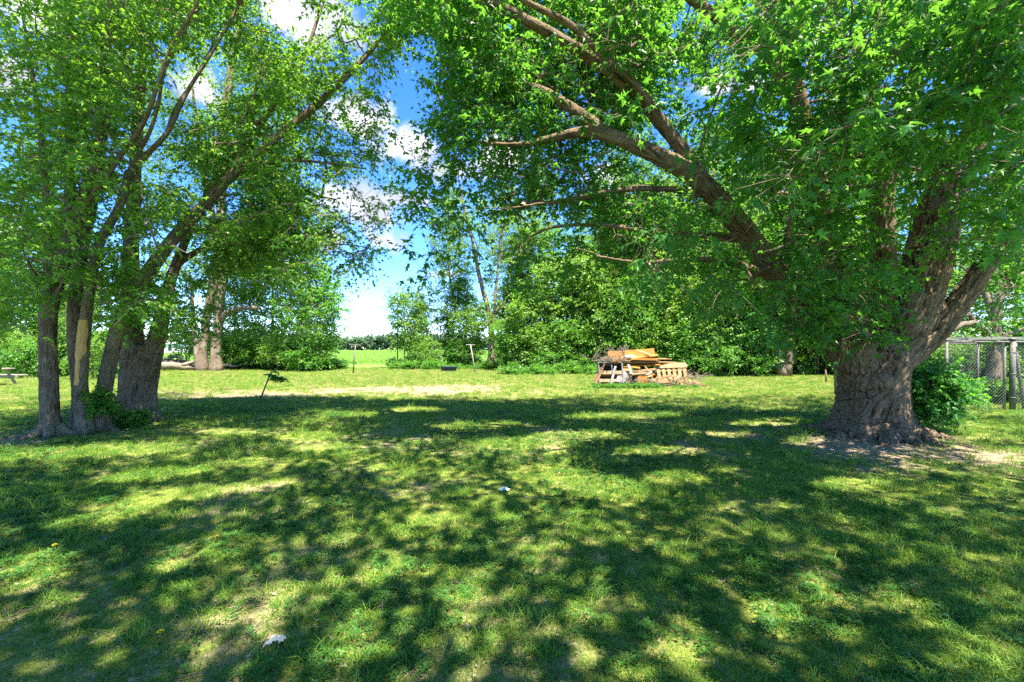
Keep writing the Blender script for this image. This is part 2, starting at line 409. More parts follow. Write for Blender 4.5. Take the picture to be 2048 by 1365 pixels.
def dirt_at(x, y):
    """0 lush .. 1 bare earth"""
    d = 0.9 * (n2d(x, y, 0.75, 5) - 0.50) + 0.5 * (n2d(x, y, 2.6, 6) - 0.5) + 0.09
    d += 0.62 * np.exp(-(((x - 5.8) / 2.2) ** 2 + ((y - 7.2) / 1.3) ** 2))          # worn ground about the old trunk
    d += 0.45 * np.exp(-(((x - 3.9) / 1.6) ** 2 + ((y - 8.6) / 1.0) ** 2))
    d += 0.6 * np.exp(-(((x + 8.6) / 2.0) ** 2 + ((y - 8.4) / 0.9) ** 2))
    d += 0.2 * np.exp(-(((x + 0.0) / 1.2) ** 2 + ((y - 2.3) / 0.5) ** 2))
    d += 0.08 * np.exp(-(((x + 1.6) / 0.5) ** 2 + ((y - 2.7) / 0.5) ** 2))
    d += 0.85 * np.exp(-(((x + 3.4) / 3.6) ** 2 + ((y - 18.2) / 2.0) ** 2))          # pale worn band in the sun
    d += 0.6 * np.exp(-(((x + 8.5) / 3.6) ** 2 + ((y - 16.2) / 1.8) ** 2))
    d += 0.7 * np.exp(-(((x + 0.2) / 1.6) ** 2 + ((y - 30.5) / 0.9) ** 2))
    d += 0.15 * np.exp(-(((x + 3.5) / 1.6) ** 2 + ((y - 5.2) / 0.8) ** 2))
    return np.clip(d, 0, 1)

def axis(fine0, fine1, step, far, grow=1.13):
    a = list(np.arange(fine0, fine1 + 1e-6, step)); s = step
    lo, hi = [], []
    x = fine1
    while x < far: s *= grow; x += s; hi.append(x)
    s = step; x = fine0
    while x > -far: s *= grow; x -= s; lo.append(x)
    return np.array(lo[::-1] + a + hi)
gx, gy = axis(-14, 15, 0.12, 1800), axis(1, 22, 0.12, 1800)
XX, YY = np.meshgrid(gx, gy, indexing='ij'); xs, ys = XX.ravel(), YY.ravel()
nx, ny = len(gx), len(gy)
i, j = np.meshgrid(np.arange(nx - 1), np.arange(ny - 1), indexing='ij')
quads = np.stack([i * ny + j, (i + 1) * ny + j, (i + 1) * ny + j + 1, i * ny + j + 1], -1).reshape(-1, 4)
FIELD_Y = 39.0
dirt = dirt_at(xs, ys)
field = np.clip((ys - FIELD_Y - 1.2 * (n2d(xs, ys, 3, 9) - 0.5)) / 0.6, 0, 1)

m, new, link, out_ = mat_new('lawn_soil')
ad = new('ShaderNodeAttribute', attribute_name='dirt'); af = new('ShaderNodeAttribute', attribute_name='field')
gpos = new('ShaderNodeNewGeometry')
def nz_(scale, det=6, rough=0.65, vec=None):
    n = new('ShaderNodeTexNoise'); n.inputs['Scale'].default_value = scale; n.inputs['Detail'].default_value = det; n.inputs['Roughness'].default_value = rough
    link(vec or gpos.outputs['Position'], n.inputs['Vector']); return n
na, nb_, nc = nz_(38, 8, 0.75), nz_(5, 5), nz_(0.6, 4)
g1 = ramp(new, [(0.30, (0.028, 0.062, 0.012)), (0.5, (0.14, 0.18, 0.03)), (0.72, (0.32, 0.31, 0.08))]); link(na.outputs['Fac'], g1.inputs[0])
d1 = ramp(new, [(0.28, (0.085, 0.062, 0.042)), (0.5, (0.22, 0.17, 0.115)), (0.72, (0.40, 0.33, 0.235))]); link(na.outputs['Fac'], d1.inputs[0])
t1 = new('ShaderNodeMath', operation='MULTIPLY_ADD'); t1.inputs[1].default_value = 0.9; t1.inputs[2].default_value = -0.45; link(nb_.outputs['Fac'], t1.inputs[0])
t2 = new('ShaderNodeMath', operation='ADD'); link(ad.outputs['Fac'], t2.inputs[0]); link(t1.outputs[0], t2.inputs[1])
t2b = new('ShaderNodeMath', operation='MULTIPLY_ADD'); t2b.inputs[1].default_value = 0.7; t2b.inputs[2].default_value = -0.35; link(na.outputs['Fac'], t2b.inputs[0])
t2c = new('ShaderNodeMath', operation='ADD'); link(t2.outputs[0], t2c.inputs[0]); link(t2b.outputs[0], t2c.inputs[1])
t3 = new('ShaderNodeMapRange'); t3.inputs['From Min'].default_value = 0.2; t3.inputs['From Max'].default_value = 0.62; link(t2c.outputs[0], t3.inputs['Value'])
mg = new('ShaderNodeMix', data_type='RGBA'); link(t3.outputs[0], mg.inputs['Factor']); link(g1.outputs[0], mg.inputs[6]); link(d1.outputs[0], mg.inputs[7])
# crop field beyond the hedgerow: soil between young rows
f1 = ramp(new, [(0.35, (0.07, 0.15, 0.025)), (0.6, (0.14, 0.25, 0.045))])
nf = nz_(3.0, 5); link(nf.outputs['Fac'], f1.inputs[0])
mf = new('ShaderNodeMix', data_type='RGBA'); link(af.outputs['Fac'], mf.inputs['Factor']); link(mg.outputs[2], mf.inputs[6]); link(f1.outputs[0], mf.inputs[7])
pb = new('ShaderNodeBsdfPrincipled'); pb.inputs['Roughness'].default_value = 0.95; pb.inputs['Specular IOR Level'].default_value = 0.1
link(mf.outputs[2], pb.inputs['Base Color'])
bp = new('ShaderNodeBump'); bp.inputs['Strength'].default_value = 0.7; bp.inputs['Distance'].default_value = 0.03
link(na.outputs['Fac'], bp.inputs['Height']); link(bp.outputs[0], pb.inputs['Normal']); link(pb.outputs[0], out_.inputs['Surface'])
M_GROUND = m
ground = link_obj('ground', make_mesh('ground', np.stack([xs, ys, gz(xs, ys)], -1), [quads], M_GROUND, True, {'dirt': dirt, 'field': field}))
tag(ground, kind='structure')

# ------------------------------------------------------------------ leaves
def leaf_template(kind):
    if kind == 'maple':
        half = [(0.36, 0.08), (0.16, 0.28), (0.50, 0.60), (0.13, 0.50)]
        rim = [(0, 0)] + half + [(0, 1.0)] + [(-x, y) for x, y in half[::-1]]
        c = (0, 0.33)
    elif kind == 'maple_far':
        half = [(0.42, 0.30), (0.14, 0.42)]
        rim = [(0, 0)] + half + [(0, 1.0)] + [(-x, y) for x, y in half[::-1]]
        c = (0, 0.3)
    else:
        rim, c = [(0, 0), (0.30, 0.45), (0, 1.0), (-0.30, 0.45)], None
    if c is None:
        V = np.array([(x, y, -0.5 * abs(x) if x else 0.06 * y) for x, y in rim])
        return V, np.array([(0, 1, 2), (0, 2, 3)])
    V = np.array([c + (0.05,)] + [(x, y, -0.22 * abs(x) - 0.18 * y * y) for x, y in rim]); n = len(rim)
    T = np.array([(0, 1 + k, 1 + (k + 1) % n) for k in range(n)])
    return V, T

def leaves_mesh(name, base, d, nrm, size, tint, mat, kind):
    V, T = leaf_template(kind)
    d = unit(d); X = unit(np.cross(d, nrm)); N = np.cross(X, d)
    W = base[:, None, :] + size[:, None, None] * (V[None, :, 0:1] * X[:, None, :] + V[None, :, 1:2] * d[:, None, :] + V[None, :, 2:3] * N[:, None, :])
    n, k = len(base), len(V)
    F_ = (T[None] + (np.arange(n) * k)[:, None, None]).reshape(-1, 3)
    return make_mesh(name, W.reshape(-1, 3), [F_], mat, False, {'tint': np.repeat(tint, k)})

def sprays(cen, outd, k=6, per=7, length=0.5, size=0.09, droop=0.25, spread=0.9, r=rng):
    """leafy twigs: returns leaf arrays and twig end points for N clusters of k twiglets with `per` leaves each"""
    N = len(cen)
    dirs = unit(outd[:, None, :] * 0.6 + r.normal(0, spread, (N, k, 3)) * np.array([1, 1, 0.45]))
    L = length * r.uniform(0.55, 1.15, (N, k, 1))
    ends = cen[:, None, :] + dirs * L; ends[..., 2] -= droop * L[..., 0]
    mids = cen[:, None, :] + dirs * L * 0.5; mids[..., 2] += 0.02 * L[..., 0]
    t = (np.arange(per) + 1.0) / per; t = np.clip(t[None, None] + r.normal(0, 0.06, (N, k, per)), 0.1, 1.05)[..., None]
    p = (1 - t) ** 2 * cen[:, None, None, :] + 2 * t * (1 - t) * mids[:, :, None, :] + t ** 2 * ends[:, :, None, :]
    side = unit(np.cross(dirs, np.array([0, 0, 1.0])))[:, :, None, :] * np.where(np.arange(per) % 2, 1, -1)[None, None, :, None]
    tip = unit(side * r.uniform(0.3, 1.0, (N, k, per, 1)) + dirs[:, :, None, :] * r.uniform(0.2, 1.0, (N, k, per, 1)) + r.normal(0, 0.3, (N, k, per, 3)) + np.array([0, 0, -0.45]))
    nrm = unit(np.array([0, 0, 1.0]) + r.normal(0, 0.45, (N, k, per, 3)))
    pet = p + tip * size * 0.35 * r.uniform(0.3, 1.2, (N, k, per, 1))
    sz = size * r.uniform(0.65, 1.25, (N, k, per))
    ct = np.clip(r.normal(0.45, 0.14, (N, 1, 1)) + r.normal(0, 0.17, (N, k, per)), 0, 1)
    f = lambda a: a.reshape(-1, 3)
    return f(pet), f(tip), f(nrm), sz.ravel(), ct.ravel(), mids, ends

def connect(nodes, targets, r=rng, sag=0.08, near_bias=None):
    """grow a branch from the nearest point of the skeleton to each target; returns (curves, base radii, end radii, out directions)"""
    n0, T = len(nodes), len(targets); K = 5
    A = np.empty((n0 + T * K, 3)); A[:n0] = nodes; owner = np.full(n0 + T * K, -1); n = n0
    d0 = np.full(T, 1e9)
    for a in range(0, T, 200):
        d0[a:a + 200] = np.sqrt(((targets[a:a + 200, None] - nodes[None]) ** 2).sum(-1)).min(1)
    order = np.argsort(d0); curves, parent, outd = [None] * T, [-1] * T, np.zeros((T, 3))
    for rank, q in enumerate(order):
        c = targets[q]; dd = A[:n] - c
        dist = np.sqrt((dd ** 2).sum(1)) + np.maximum(dd[:, 2] - 0.2, 0) * 0.5
        ix = int(dist.argmin()); s = A[ix]; L = np.linalg.norm(c - s)
        mid = (s + c) / 2 + r.normal(0, 0.07, 3) * L + np.array([0, 0, sag * L])
        t = np.linspace(0, 1, K + 1)[:, None]
        cur = (1 - t) ** 2 * s + 2 * t * (1 - t) * mid + t ** 2 * c
        curves[q] = cur; parent[q] = owner[ix]; outd[q] = (cur[-1] - cur[-2])
        A[n:n + K] = cur[1:]; owner[n:n + K] = q; n += K
    cnt = np.ones(T)
    for q in order[::-1]:
        if parent[q] >= 0: cnt[parent[q]] += cnt[q]
    rb = 0.0045 * cnt ** 0.5
    return curves, np.maximum(rb, 0.005), np.maximum(0.5 * rb, 0.004), unit(outd + 1e-6)

def branch_mb(curves, rb, re, sides=5):
    mb = MB()
    for cur, a, b in zip(curves, rb, re):
        mb.tube(cur, np.linspace(a, b, len(cur)), sides if a > 0.012 else 3, cap=False)
    return mb

def twigs_add(mb, cen, mids, ends, rad=0.0035):
    """thin three-sided twigs"""
    N, k, _ = ends.shape
    a = np.repeat(cen[:, None], k, 1).reshape(-1, 3); b = mids.reshape(-1, 3); c = ends.reshape(-1, 3)
    t = unit(c - a); x = unit(np.cross(t, np.array([0.3, 0.2, 1.0]))); y = np.cross(t, x)
    ring = [math.cos(q) * x + math.sin(q) * y for q in (0, 2.094, 4.189)]
    V = np.stack([p + rad * w * g for p, w in ((a, 1.0), (c, 0.4)) for g in ring], 1)     # (M, 6, 3)
    M = len(a); q = []
    for lvl in (0,):
        for s in range(3): q.append((lvl + s, lvl + (s + 1) % 3, lvl + 3 + (s + 1) % 3, lvl + 3 + s))
    Q = (np.array(q)[None] + (np.arange(M) * 6)[:, None, None]).reshape(-1, 4)
    mb.add(V.reshape(-1, 3), Q)

def wood_body(name, paths, mat, parent, voxel=0.022, extra=None, ridge=0.02, loc=(0, 0, 0), furrow=16.0):
    """one continuous trunk with its limbs: tubes merged by a voxel remesh, then furrowed along each limb's own axis"""
    mb = MB()
    for p in paths: mb.tube(p[:, :3], p[:, 3], 14, cap=True)
    if extra: extra(mb)
    me = mb.mesh(name + '_raw', None)
    tmp = bpy.data.objects.new('tmp_body', me); C.objects.link(tmp)
    md = tmp.modifiers.new('r', 'REMESH'); md.mode = 'VOXEL'; md.voxel_size = voxel; md.use_smooth_shade = True
    sm = tmp.modifiers.new('s', 'SMOOTH'); sm.factor = 0.5; sm.iterations = 6
    dg = bpy.context.evaluated_depsgraph_get(); dg.update()
    ev = tmp.evaluated_get(dg); me2 = bpy.data.meshes.new_from_object(ev)
    bpy.data.objects.remove(tmp); bpy.data.meshes.remove(me)
    me2.name = name
    n = len(me2.vertices); co = np.empty(n * 3, np.float32); me2.vertices.foreach_get('co', co); co = co.reshape(-1, 3).astype(float)
    nr = np.empty(n * 3, np.float32); me2.vertices.foreach_get('normal', nr); nr = nr.reshape(-1, 3).astype(float)
    sk, ax, ln, rr = [], [], [], []
    for pi, p in enumerate(paths):
        q = p[:, :3]; sk.append(q); ax.append(unit(np.gradient(q, axis=0))); rr.append(p[:, 3])
        ln.append(np.r_[0, np.cumsum(np.linalg.norm(np.diff(q, axis=0), axis=1))] + 3.7 * pi)
    sk, ax, ln, rr = np.concatenate(sk), np.concatenate(ax), np.concatenate(ln), np.concatenate(rr)
    kd = KDTree(len(sk))
    for k_, q in enumerate(sk): kd.insert(q, k_)
    kd.balance()
    idx = np.array([kd.find(c)[1] for c in co])
    rel = co - sk[idx]; along = (rel * ax[idx]).sum(1); perp = rel - along[:, None] * ax[idx]
    # limb frame coordinates for the grain
    a0 = np.where(np.abs(ax[idx][:, 2:3]) < 0.85, np.array([[0, 0, 1.0]]), np.array([[1.0, 0, 0]]))
    fx = unit(np.cross(a0, ax[idx])); fy = np.cross(ax[idx], fx)
    B = np.stack([(perp * fx).sum(1), (perp * fy).sum(1), ln[idx] + along], -1)
    q = B * np.array([furrow, furrow, furrow * 0.16]); w = fbm(B * np.array([6, 6, 2.0]), 3, 2)[:, None] * 1.8
    rd = 1 - np.abs(2 * fbm(q + w, 21, 3) - 1) * 2.2
    amp = ridge * np.clip(rr[idx] / 0.25, 0.15, 1)
    co = co + nr * (amp * np.clip(rd, -1, 1) - amp * 0.2)[:, None]
    me2.vertices.foreach_set('co', (co - np.asarray(loc)).astype(np.float32).ravel())
    rl = me2.attributes.new('relief', 'FLOAT', 'POINT'); rl.data.foreach_set('value', np.clip(0.47 + 0.42 * rd, 0, 1).astype(np.float32))
    at = me2.attributes.new('grain', 'FLOAT_VECTOR', 'POINT'); at.data.foreach_set('vector', B.astype(np.float32).ravel())
    me2.polygons.foreach_set('use_smooth', np.ones(len(me2.polygons), bool)); me2.update()
    me2.materials.clear(); me2.materials.append(mat)
    return link_obj(name, me2, parent)

# how much maple foliage each 128 x 96 px cell of the photograph's frame holds
DENS = np.array([
    [8, 8, 8, 6, 3, 4, 8, 9, 8, 8, 7, 8, 9, 9, 9, 9],
    [9, 9, 7, 5, 7, 4, 4, 8, 9, 8, 8, 6, 9, 9, 9, 9],
    [9, 9, 6, 6, 8, 4, 4, 8, 9, 7, 7, 7, 9, 9, 9, 9],
    [9, 9, 6, 8, 7, 4, 3, 6, 5, 5, 7, 8, 9, 9, 8, 8],
    [9, 9, 7, 8, 6, 4, 2, 4, 5, 5, 7, 8, 9, 8, 6, 8],
    [9, 9, 7, 6, 5, 4, 2, 2, 3, 2, 5, 7, 9, 7, 3, 5],
    [6, 7, 6, 2, 2, 1, 0, 0, 0, 0, 1, 3, 8, 7, 0, 1]], float)
HOLES = [(560, 15, 40, 26), (625, 70, 40, 40), (430, 150, 55, 45), (400, 190, 40, 30), (800, 190, 45, 60), (720, 250, 70, 55), (820, 300, 50, 45), (690, 400, 60, 45), (790, 400, 60, 50),
         (770, 485, 70, 36), (1000, 312, 48, 26), (1440, 165, 42, 34), (1230, 350, 62, 30), (1160, 305, 50, 26), (930, 430, 60, 36), (745, 640, 60, 60), (1070, 480, 60, 40), (850, 110, 36, 30),
         (1375, 175, 30, 25), (660, 560, 60, 26), (1890, 620, 60, 50), (1290, 300, 30, 20), (490, 580, 60, 26), (760, 560, 50, 40), (860, 500, 50, 40), (600, 330, 30, 24), (960, 390, 40, 20)]

LIMB_VIEWS = [(1845, 600, 60, 90), (1885, 480, 60, 120), (1955, 290, 40, 70), (1766, 430, 36, 90), (1825, 170, 32, 110), (1590, 180, 32, 90), (1930, 590, 70, 50), (1400, 370, 50, 30), (1480, 450, 40, 50),
              (1080, 55, 60, 28), (1330, 270, 40, 60), (1240, 285, 70, 22), (100, 740, 60, 130), (280, 740, 60, 90), (340, 500, 60, 60), (440, 380, 50, 50), (600, 240, 70, 50), (330, 130, 40, 50), (290, 300, 50, 60), (170, 640, 50, 60), (300, 260, 36, 60), (370, 170, 40, 70), (225, 440, 34, 60), (430, 80, 30, 60), (1290, 310, 60, 30), (1520, 500, 40, 40)]
def sample_view(n, ulo, uhi, yfun, r, keep_lit=0.45, hole=0.93):
    """n points of the crown in view, following DENS between columns ulo..uhi, at depths yfun(u, v)"""
    res = []
    while len(res) < n:
        u = r.uniform(ulo, uhi, n * 4); v = r.uniform(-60, 672, n * 4)
        d = DENS[np.clip((v // 96).astype(int), 0, 6), np.clip((u // 128).astype(int), 0, 15)] / 9.0
        Y = yfun(u, v, r); ok = r.uniform(0, 1, n * 4) < d ** 1.3
        for (cu, cv, a, b) in HOLES:
            m_ = 300.0 / Y * 0.8
            inside = ((u - cu) / (a + m_)) ** 2 + ((v - cv) / (b + m_)) ** 2 < 1
            ok &= ~(inside & (r.uniform(0, 1, n * 4) < hole))
        for (cu, cv, a, b) in LIMB_VIEWS:
            m_ = 230.0 / Y * 0.5
            ok &= ~((((u - cu) / (a + m_)) ** 2 + ((v - cv) / (b + m_)) ** 2 < 1) & (r.uniform(0, 1, n * 4) < 0.85))
        p = np.stack([(u - U0) / F * Y, Y, EYE + (V0 - v) / F * Y], -1)
        sh = p - SUN * (p[:, 2:3] / SUN[2])
        ok &= ~((lit_at(sh[:, 0], sh[:, 1]) > 0) & (r.uniform(0, 1, n * 4) < keep_lit))
        ok &= p[:, 2] > 1.3
        res.extend(p[ok])
    return np.array(res[:n])

def band(n, ulo, uhi, vlo, vhi, ya, yb, r):
    u, v, Y = r.uniform(ulo, uhi, n), r.uniform(vlo, vhi, n), r.uniform(ya, yb, n)
    k = fbm(np.stack([u / 90, v / 90, 0 * u], -1), 61, 2) > .42
    for (cu, cv, a, b) in LIMB_VIEWS:
        m_ = 300.0 / Y
        k &= ~((Y < 9) & (((u - cu) / (a + m_)) ** 2 + ((v - cv) / (b + m_)) ** 2 < 1) & (r.uniform(0, 1, n) < 0.85))
    return np.stack([(u - U0) / F * Y, Y, EYE + (V0 - v) / F * Y], -1)[k]

def sample_shade_roof(n, xlo, xhi, r, zlo=8.0, zhi=12.5):
    """n points of unseen leaves added above the frame to shade the lawn"""
    res = []
    while len(res) < n:
        k = n * 4
        y = r.uniform(0.8, 15.0, k); x = r.uniform(-1.25, 1.25, k) * (y + 1.5)
        z = r.uniform(zlo, zhi, k)
        p = np.stack([x, y, np.zeros(k)], -1) + SUN * (z / SUN[2])[:, None]
        ok = (p[:, 0] > xlo) & (p[:, 0] < xhi)
        _, v = proj(p); ok &= (v < -60) | (p[:, 1] < 0.3)
        ok &= r.uniform(0, 1, k) < np.clip(3.0 / (np.abs(y) + 1) + 0.45, 0, 1)
        res.extend(p[ok])
    return np.array(res[:n])

def in_sun_patch(p, r, pn=0.94, pf=0.6):
    sh = p - SUN * (p[:, 2:3] / SUN[2])
    l = lit_at(sh[:, 0], sh[:, 1]) > 0
    return l & (r.uniform(0, 1, len(p)) < np.where(sh[:, 1] > 14.2, pf, pn))

def build_maple(name, label, base, paths, cen_view, cen_roof, leafmat, barkmat, voxel, ridge, leaf_size, extra=None, group=None, seed=1, near=None, furrow=16.0, droop=0.25):
    r = np.random.default_rng(seed)
    root = empty(name, base, label, 'tree', group)
    wood_body('trunk', paths, barkmat, root, voxel, extra, ridge, base, furrow)
    nodes = np.concatenate([p[len(p) // 4::2, :3] for p in paths])
    def shaded(c):
        f = sum(((lambda q: lit_at(q[:, 0], q[:, 1]))((c + r.normal(0, .22, c.shape)) - SUN * (c[:, 2:3] / SUN[2])) > 0).astype(float) for _ in range(5)) / 5
        return c[f < 0.75]
    cen_view, cen_roof = shaded(cen_view), shaded(cen_roof)
    cen = np.concatenate([cen_view, cen_roof])
    curves, rb, re, outd = connect(nodes, cen, r)
    mb = branch_mb(curves, rb, re)
    nv = len(cen_view)
    a = sprays(cen_view, outd[:nv], 6, 7, 0.5, leaf_size, droop, 0.9, r)
    twigs_add(mb, cen_view, a[5], a[6])
    mb.build('branches', M_BARK_THIN, root, True, base)['kind'] = 'stuff'
    kp = ~in_sun_patch(a[0], r)
    a = [q[kp] for q in a[:5]]
    d = np.linalg.norm(a[0] - np.array([0, 0, EYE]), axis=1)
    nearm = d < 7.0
    if nearm.any():
        link_obj('crown', leaves_mesh('near_leaves', a[0][nearm] - base, a[1][nearm], a[2][nearm], a[3][nearm], a[4][nearm], leafmat, 'maple'), root)
    link_obj('crown', leaves_mesh('leaves', a[0][~nearm] - base, a[1][~nearm], a[2][~nearm], a[3][~nearm], a[4][~nearm], leafmat, 'maple_far'), root)
    b = sprays(cen_roof, outd[nv:], 4, 5, 0.8, leaf_size * 1.5, 0.15, 0.9, r)
    kp = ~in_sun_patch(b[0], r, 0.98, 0.9)
    b = [q[kp] for q in b[:5]]
    link_obj('crown', leaves_mesh('unseen_shade_leaves', b[0] - base, b[1], b[2], b[3], b[4], leafmat, 'diamond'), root)  # unseen overhead leaves added to shade the lawn, opened over its sun patches
    return root

# ------------------------------------------------------------------ the old maple with the swollen trunk
r1 = np.random.default_rng(101)
TB = np.array([6.55, 8.25, 0.0])
L1 = limb([(1748, 800, 8.25, 80), (1710, 735, 8.25, 74), (1660, 660, 8.15, 66), (1600, 598, 8.05, 56), (1545, 540, 7.9, 50), (1470, 440, 7.7, 45), (1390, 355, 7.5, 39), (1290, 300, 7.4, 31), (1190, 265, 7.4, 23), (1110, 275, 7.5, 15), (1040, 290, 7.6, 10), (930, 282, 7.8, 5)])
L1b = limb([(1440, 405, 7.62, 30), (1345, 275, 7.4, 26), (1250, 170, 7.1, 23), (1165, 105, 6.9, 21), (1060, 45, 6.7, 19), (970, -5, 6.5, 16), (850, -70, 6.2, 13)])
L1c = limb([(1250, 287, 7.4, 22), (1130, 208, 7.6, 19), (1070, 175, 7.8, 14), (980, 150, 8.0, 10), (880, 130, 8.2, 5)])
L1d = limb([(1345, 275, 7.4, 19), (1280, 180, 6.95, 16), (1205, 110, 6.65, 15), (1140, 50, 6.45, 14), (1060, 8, 6.25, 12), (980, -40, 6.0, 11)])
L2 = limb([(1720, 735, 8.05, 80), (1690, 620, 7.85, 52), (1655, 480, 7.55, 42), (1628, 330, 7.2, 37), (1590, 170, 6.9, 33), (1555, 60, 6.7, 29), (1525, -20, 6.5, 26), (1470, -180, 6.2, 18)])
L2b = limb([(1620, 300, 7.2, 24), (1545, 130, 7.0, 22), (1440, 40, 6.9, 21), (1380, -5, 6.8, 19), (1280, -90, 6.6, 13)])
L3 = limb([(1760, 735, 8.4, 90), (1765, 600, 8.4, 62), (1766, 480, 8.3, 52), (1765, 390, 8.2, 47), (1790, 280, 8.0, 41), (1825, 170, 7.8, 37), (1860, 70, 7.5, 33), (1885, -20, 7.3, 28), (1900, -160, 7.0, 19)])
L4 = limb([(1750, 800, 8.25, 80), (1782, 705, 8.25, 100), (1828, 610, 8.2, 108), (1862, 490, 8.2, 99), (1890, 390, 8.2, 89), (1930, 310, 8.2, 77), (1985, 220, 8.1, 65), (2040, 120, 8.0, 54), (2100, 20, 7.9, 44), (2180, -150, 7.6, 28)])
L4b = limb([(1940, 300, 8.2, 44), (2010, 245, 8.0, 37), (2070, 200, 7.8, 31), (2200, 120, 7.5, 18)])
L5 = limb([(1745, 810, 8.2, 60), (1790, 728, 8.15, 70), (1862, 668, 8.1, 64), (1930, 590, 7.9, 52), (1985, 510, 7.7, 47), (2040, 450, 7.5, 41), (2120, 370, 7.2, 32), (2250, 280, 6.8, 18)])
B1 = limb([(1565, 560, 7.95, 24), (1450, 523, 7.5, 15), (1370, 520, 7.2, 11), (1280, 525, 7.0, 8), (1190, 512, 6.8, 5)])
B2 = limb([(1500, 480, 7.8, 20), (1400, 470, 7.7, 14), (1300, 462, 7.6, 12), (1200, 451, 7.6, 9), (1100, 456, 7.7, 7), (1040, 488, 7.8, 5), (960, 522, 7.9, 3)])
B3 = limb([(1420, 390, 7.6, 18), (1330, 378, 7.7, 12), (1230, 382, 7.9, 10), (1130, 400, 8.0, 7), (1000, 420, 8.2, 4)])
TR = smooth_path([(6.55, 8.25, -0.15, 0.55), (6.55, 8.25, 0.3, 0.52), (6.56, 8.25, 0.8, 0.48), (6.58, 8.25, 1.2, 0.49), (6.58, 8.25, 1.5, 0.49), (6.60, 8.25, 1.75, 0.4)])
OLD_PATHS = [TR, L1, L1b, L1c, L1d, L2, L2b, L3, L4, L4b, L5, B1, B2, B3]

def old_flare(mb):
    nz_n, nth = 34, 96
    th = np.linspace(0, 2 * math.pi, nth, endpoint=False); zz = np.linspace(-0.2, 1.55, nz_n)
    lob = 0.5 + 0.5 * np.cos(5 * th + 0.7) * 0.6 + 0.25 * np.cos(3 * th - 0.9) + 0.2 * np.cos(9 * th + 2.0)
    V = []
    for z in zz:
        fl = math.exp(-max(z, 0) / 0.26)
        rr = 0.455 + 0.04 * np.cos(5 * th + 0.7) + 0.035 * np.cos(8 * th + 1.1) + fl * (0.14 + 0.30 * np.clip(lob, 0, 1.3)) + 0.01 * math.exp(-((z - 1.35) / 0.3) ** 2)
        V.append(np.stack([6.56 + rr * np.cos(th) * 1.04, 8.25 + rr * np.sin(th), np.full(nth, z)], -1))
    V = np.concatenate(V)
    i, j = np.meshgrid(np.arange(nz_n - 1), np.arange(nth), indexing='ij'); k = (j + 1) % nth
    Q = np.stack([i * nth + j, i * nth + k, (i + 1) * nth + k, (i + 1) * nth + j], -1).reshape(-1, 4)
    c0 = len(V); V = np.concatenate([V, [[6.56, 8.25, -0.2], [6.56, 8.25, 1.55]]]); j = np.arange(nth); k = (j + 1) % nth; e = (nz_n - 1) * nth
    T = np.concatenate([np.stack([np.full(nth, c0), k, j], -1), np.stack([np.full(nth, c0 + 1), e + j, e + k], -1)])
    mb.add(V, Q, T)
    for a, L, r0 in ((3.5, 1.6, 0.16), (4.3, 1.5, 0.18), (5.1, 1.35, 0.15), (2.7, 1.7, 0.14), (5.9, 1.5, 0.15), (0.6, 1.4, 0.14), (1.6, 1.4, 0.14), (3.9, 1.35, 0.12), (4.75, 1.6, 0.11)):
        L *= 0.85; t = np.linspace(0.35, L, 9); b = a + 0.12 * np.sin(t * 4)
        x, y = 6.56 + t * np.cos(b), 8.25 + t * np.sin(b)
        mb.tube(np.stack([x, y, gz(x, y) + 0.20 * np.exp(-(t - 0.4) / 0.3) - 0.025 - 0.05 * (t / L) ** 2], -1), r0 * (1 - 0.75 * (t - 0.35) / (L - 0.35)), 10)
    # a burl and a healed knot on the camera side
    mb.tube([(6.40, 7.90, 1.02), (6.34, 7.80, 1.08), (6.33, 7.74, 1.1)], [0.20, 0.13, 0.04], 12)

def y_old(u, v, r):
    lo = np.where(u > 1500, np.where(v < 330, 3.6, 5.6), np.where(u > 1250, 5.2, 6.4))
    hi = np.where(u > 1500, 9.6, 10.5)
    return lo + (hi - lo) * r.uniform(0, 1, len(u)) ** 0.75

cv = np.concatenate([sample_view(1500, 775, 2110, y_old, r1), sample_view(420, 780, 1320, y_old, r1, 0.2), band(130, 800, 1330, 300, 560, 6.8, 9.5, r1), band(200, 880, 1300, -40, 130, 5.8, 10.0, r1), band(260, 960, 1320, 60, 420, 8.5, 12.5, r1), band(520, 1280, 2100, -40, 470, 9.0, 13.5, r1), band(230, 1430, 2100, -60, 380, 3.4, 5.6, r1), band(60, 1480, 1720, 450, 660, 6.8, 7.6, r1)])
# leaf tufts on the fork of the trunk
tuft = np.array([P(u, v, Y) for u, v, Y in ((1700, 655, 7.55), (1735, 640, 7.5), (1680, 620, 7.5), (1760, 660, 7.5), (1715, 610, 7.45), (1650, 600, 7.5), (1740, 675, 7.5), (1620, 625, 7.5), (1775, 620, 7.6), (1690, 680, 7.5), (1640, 570, 7.6), (1600, 650, 7.6), (1580, 585, 7.6), (1725, 580, 7.4), (1690, 560, 7.4))])
cv = np.concatenate([cv, tuft])
cr_ = sample_shade_roof(1180, -2.0, 14, r1)
old = build_maple('maple_tree', 'massive old maple with a swollen furrowed trunk, root flare and wide spreading limbs', TB, OLD_PATHS, cv, cr_, M_MAPLE, M_BARK_OLD, 0.021, 0.045, 0.125, old_flare, seed=7, furrow=27.0)
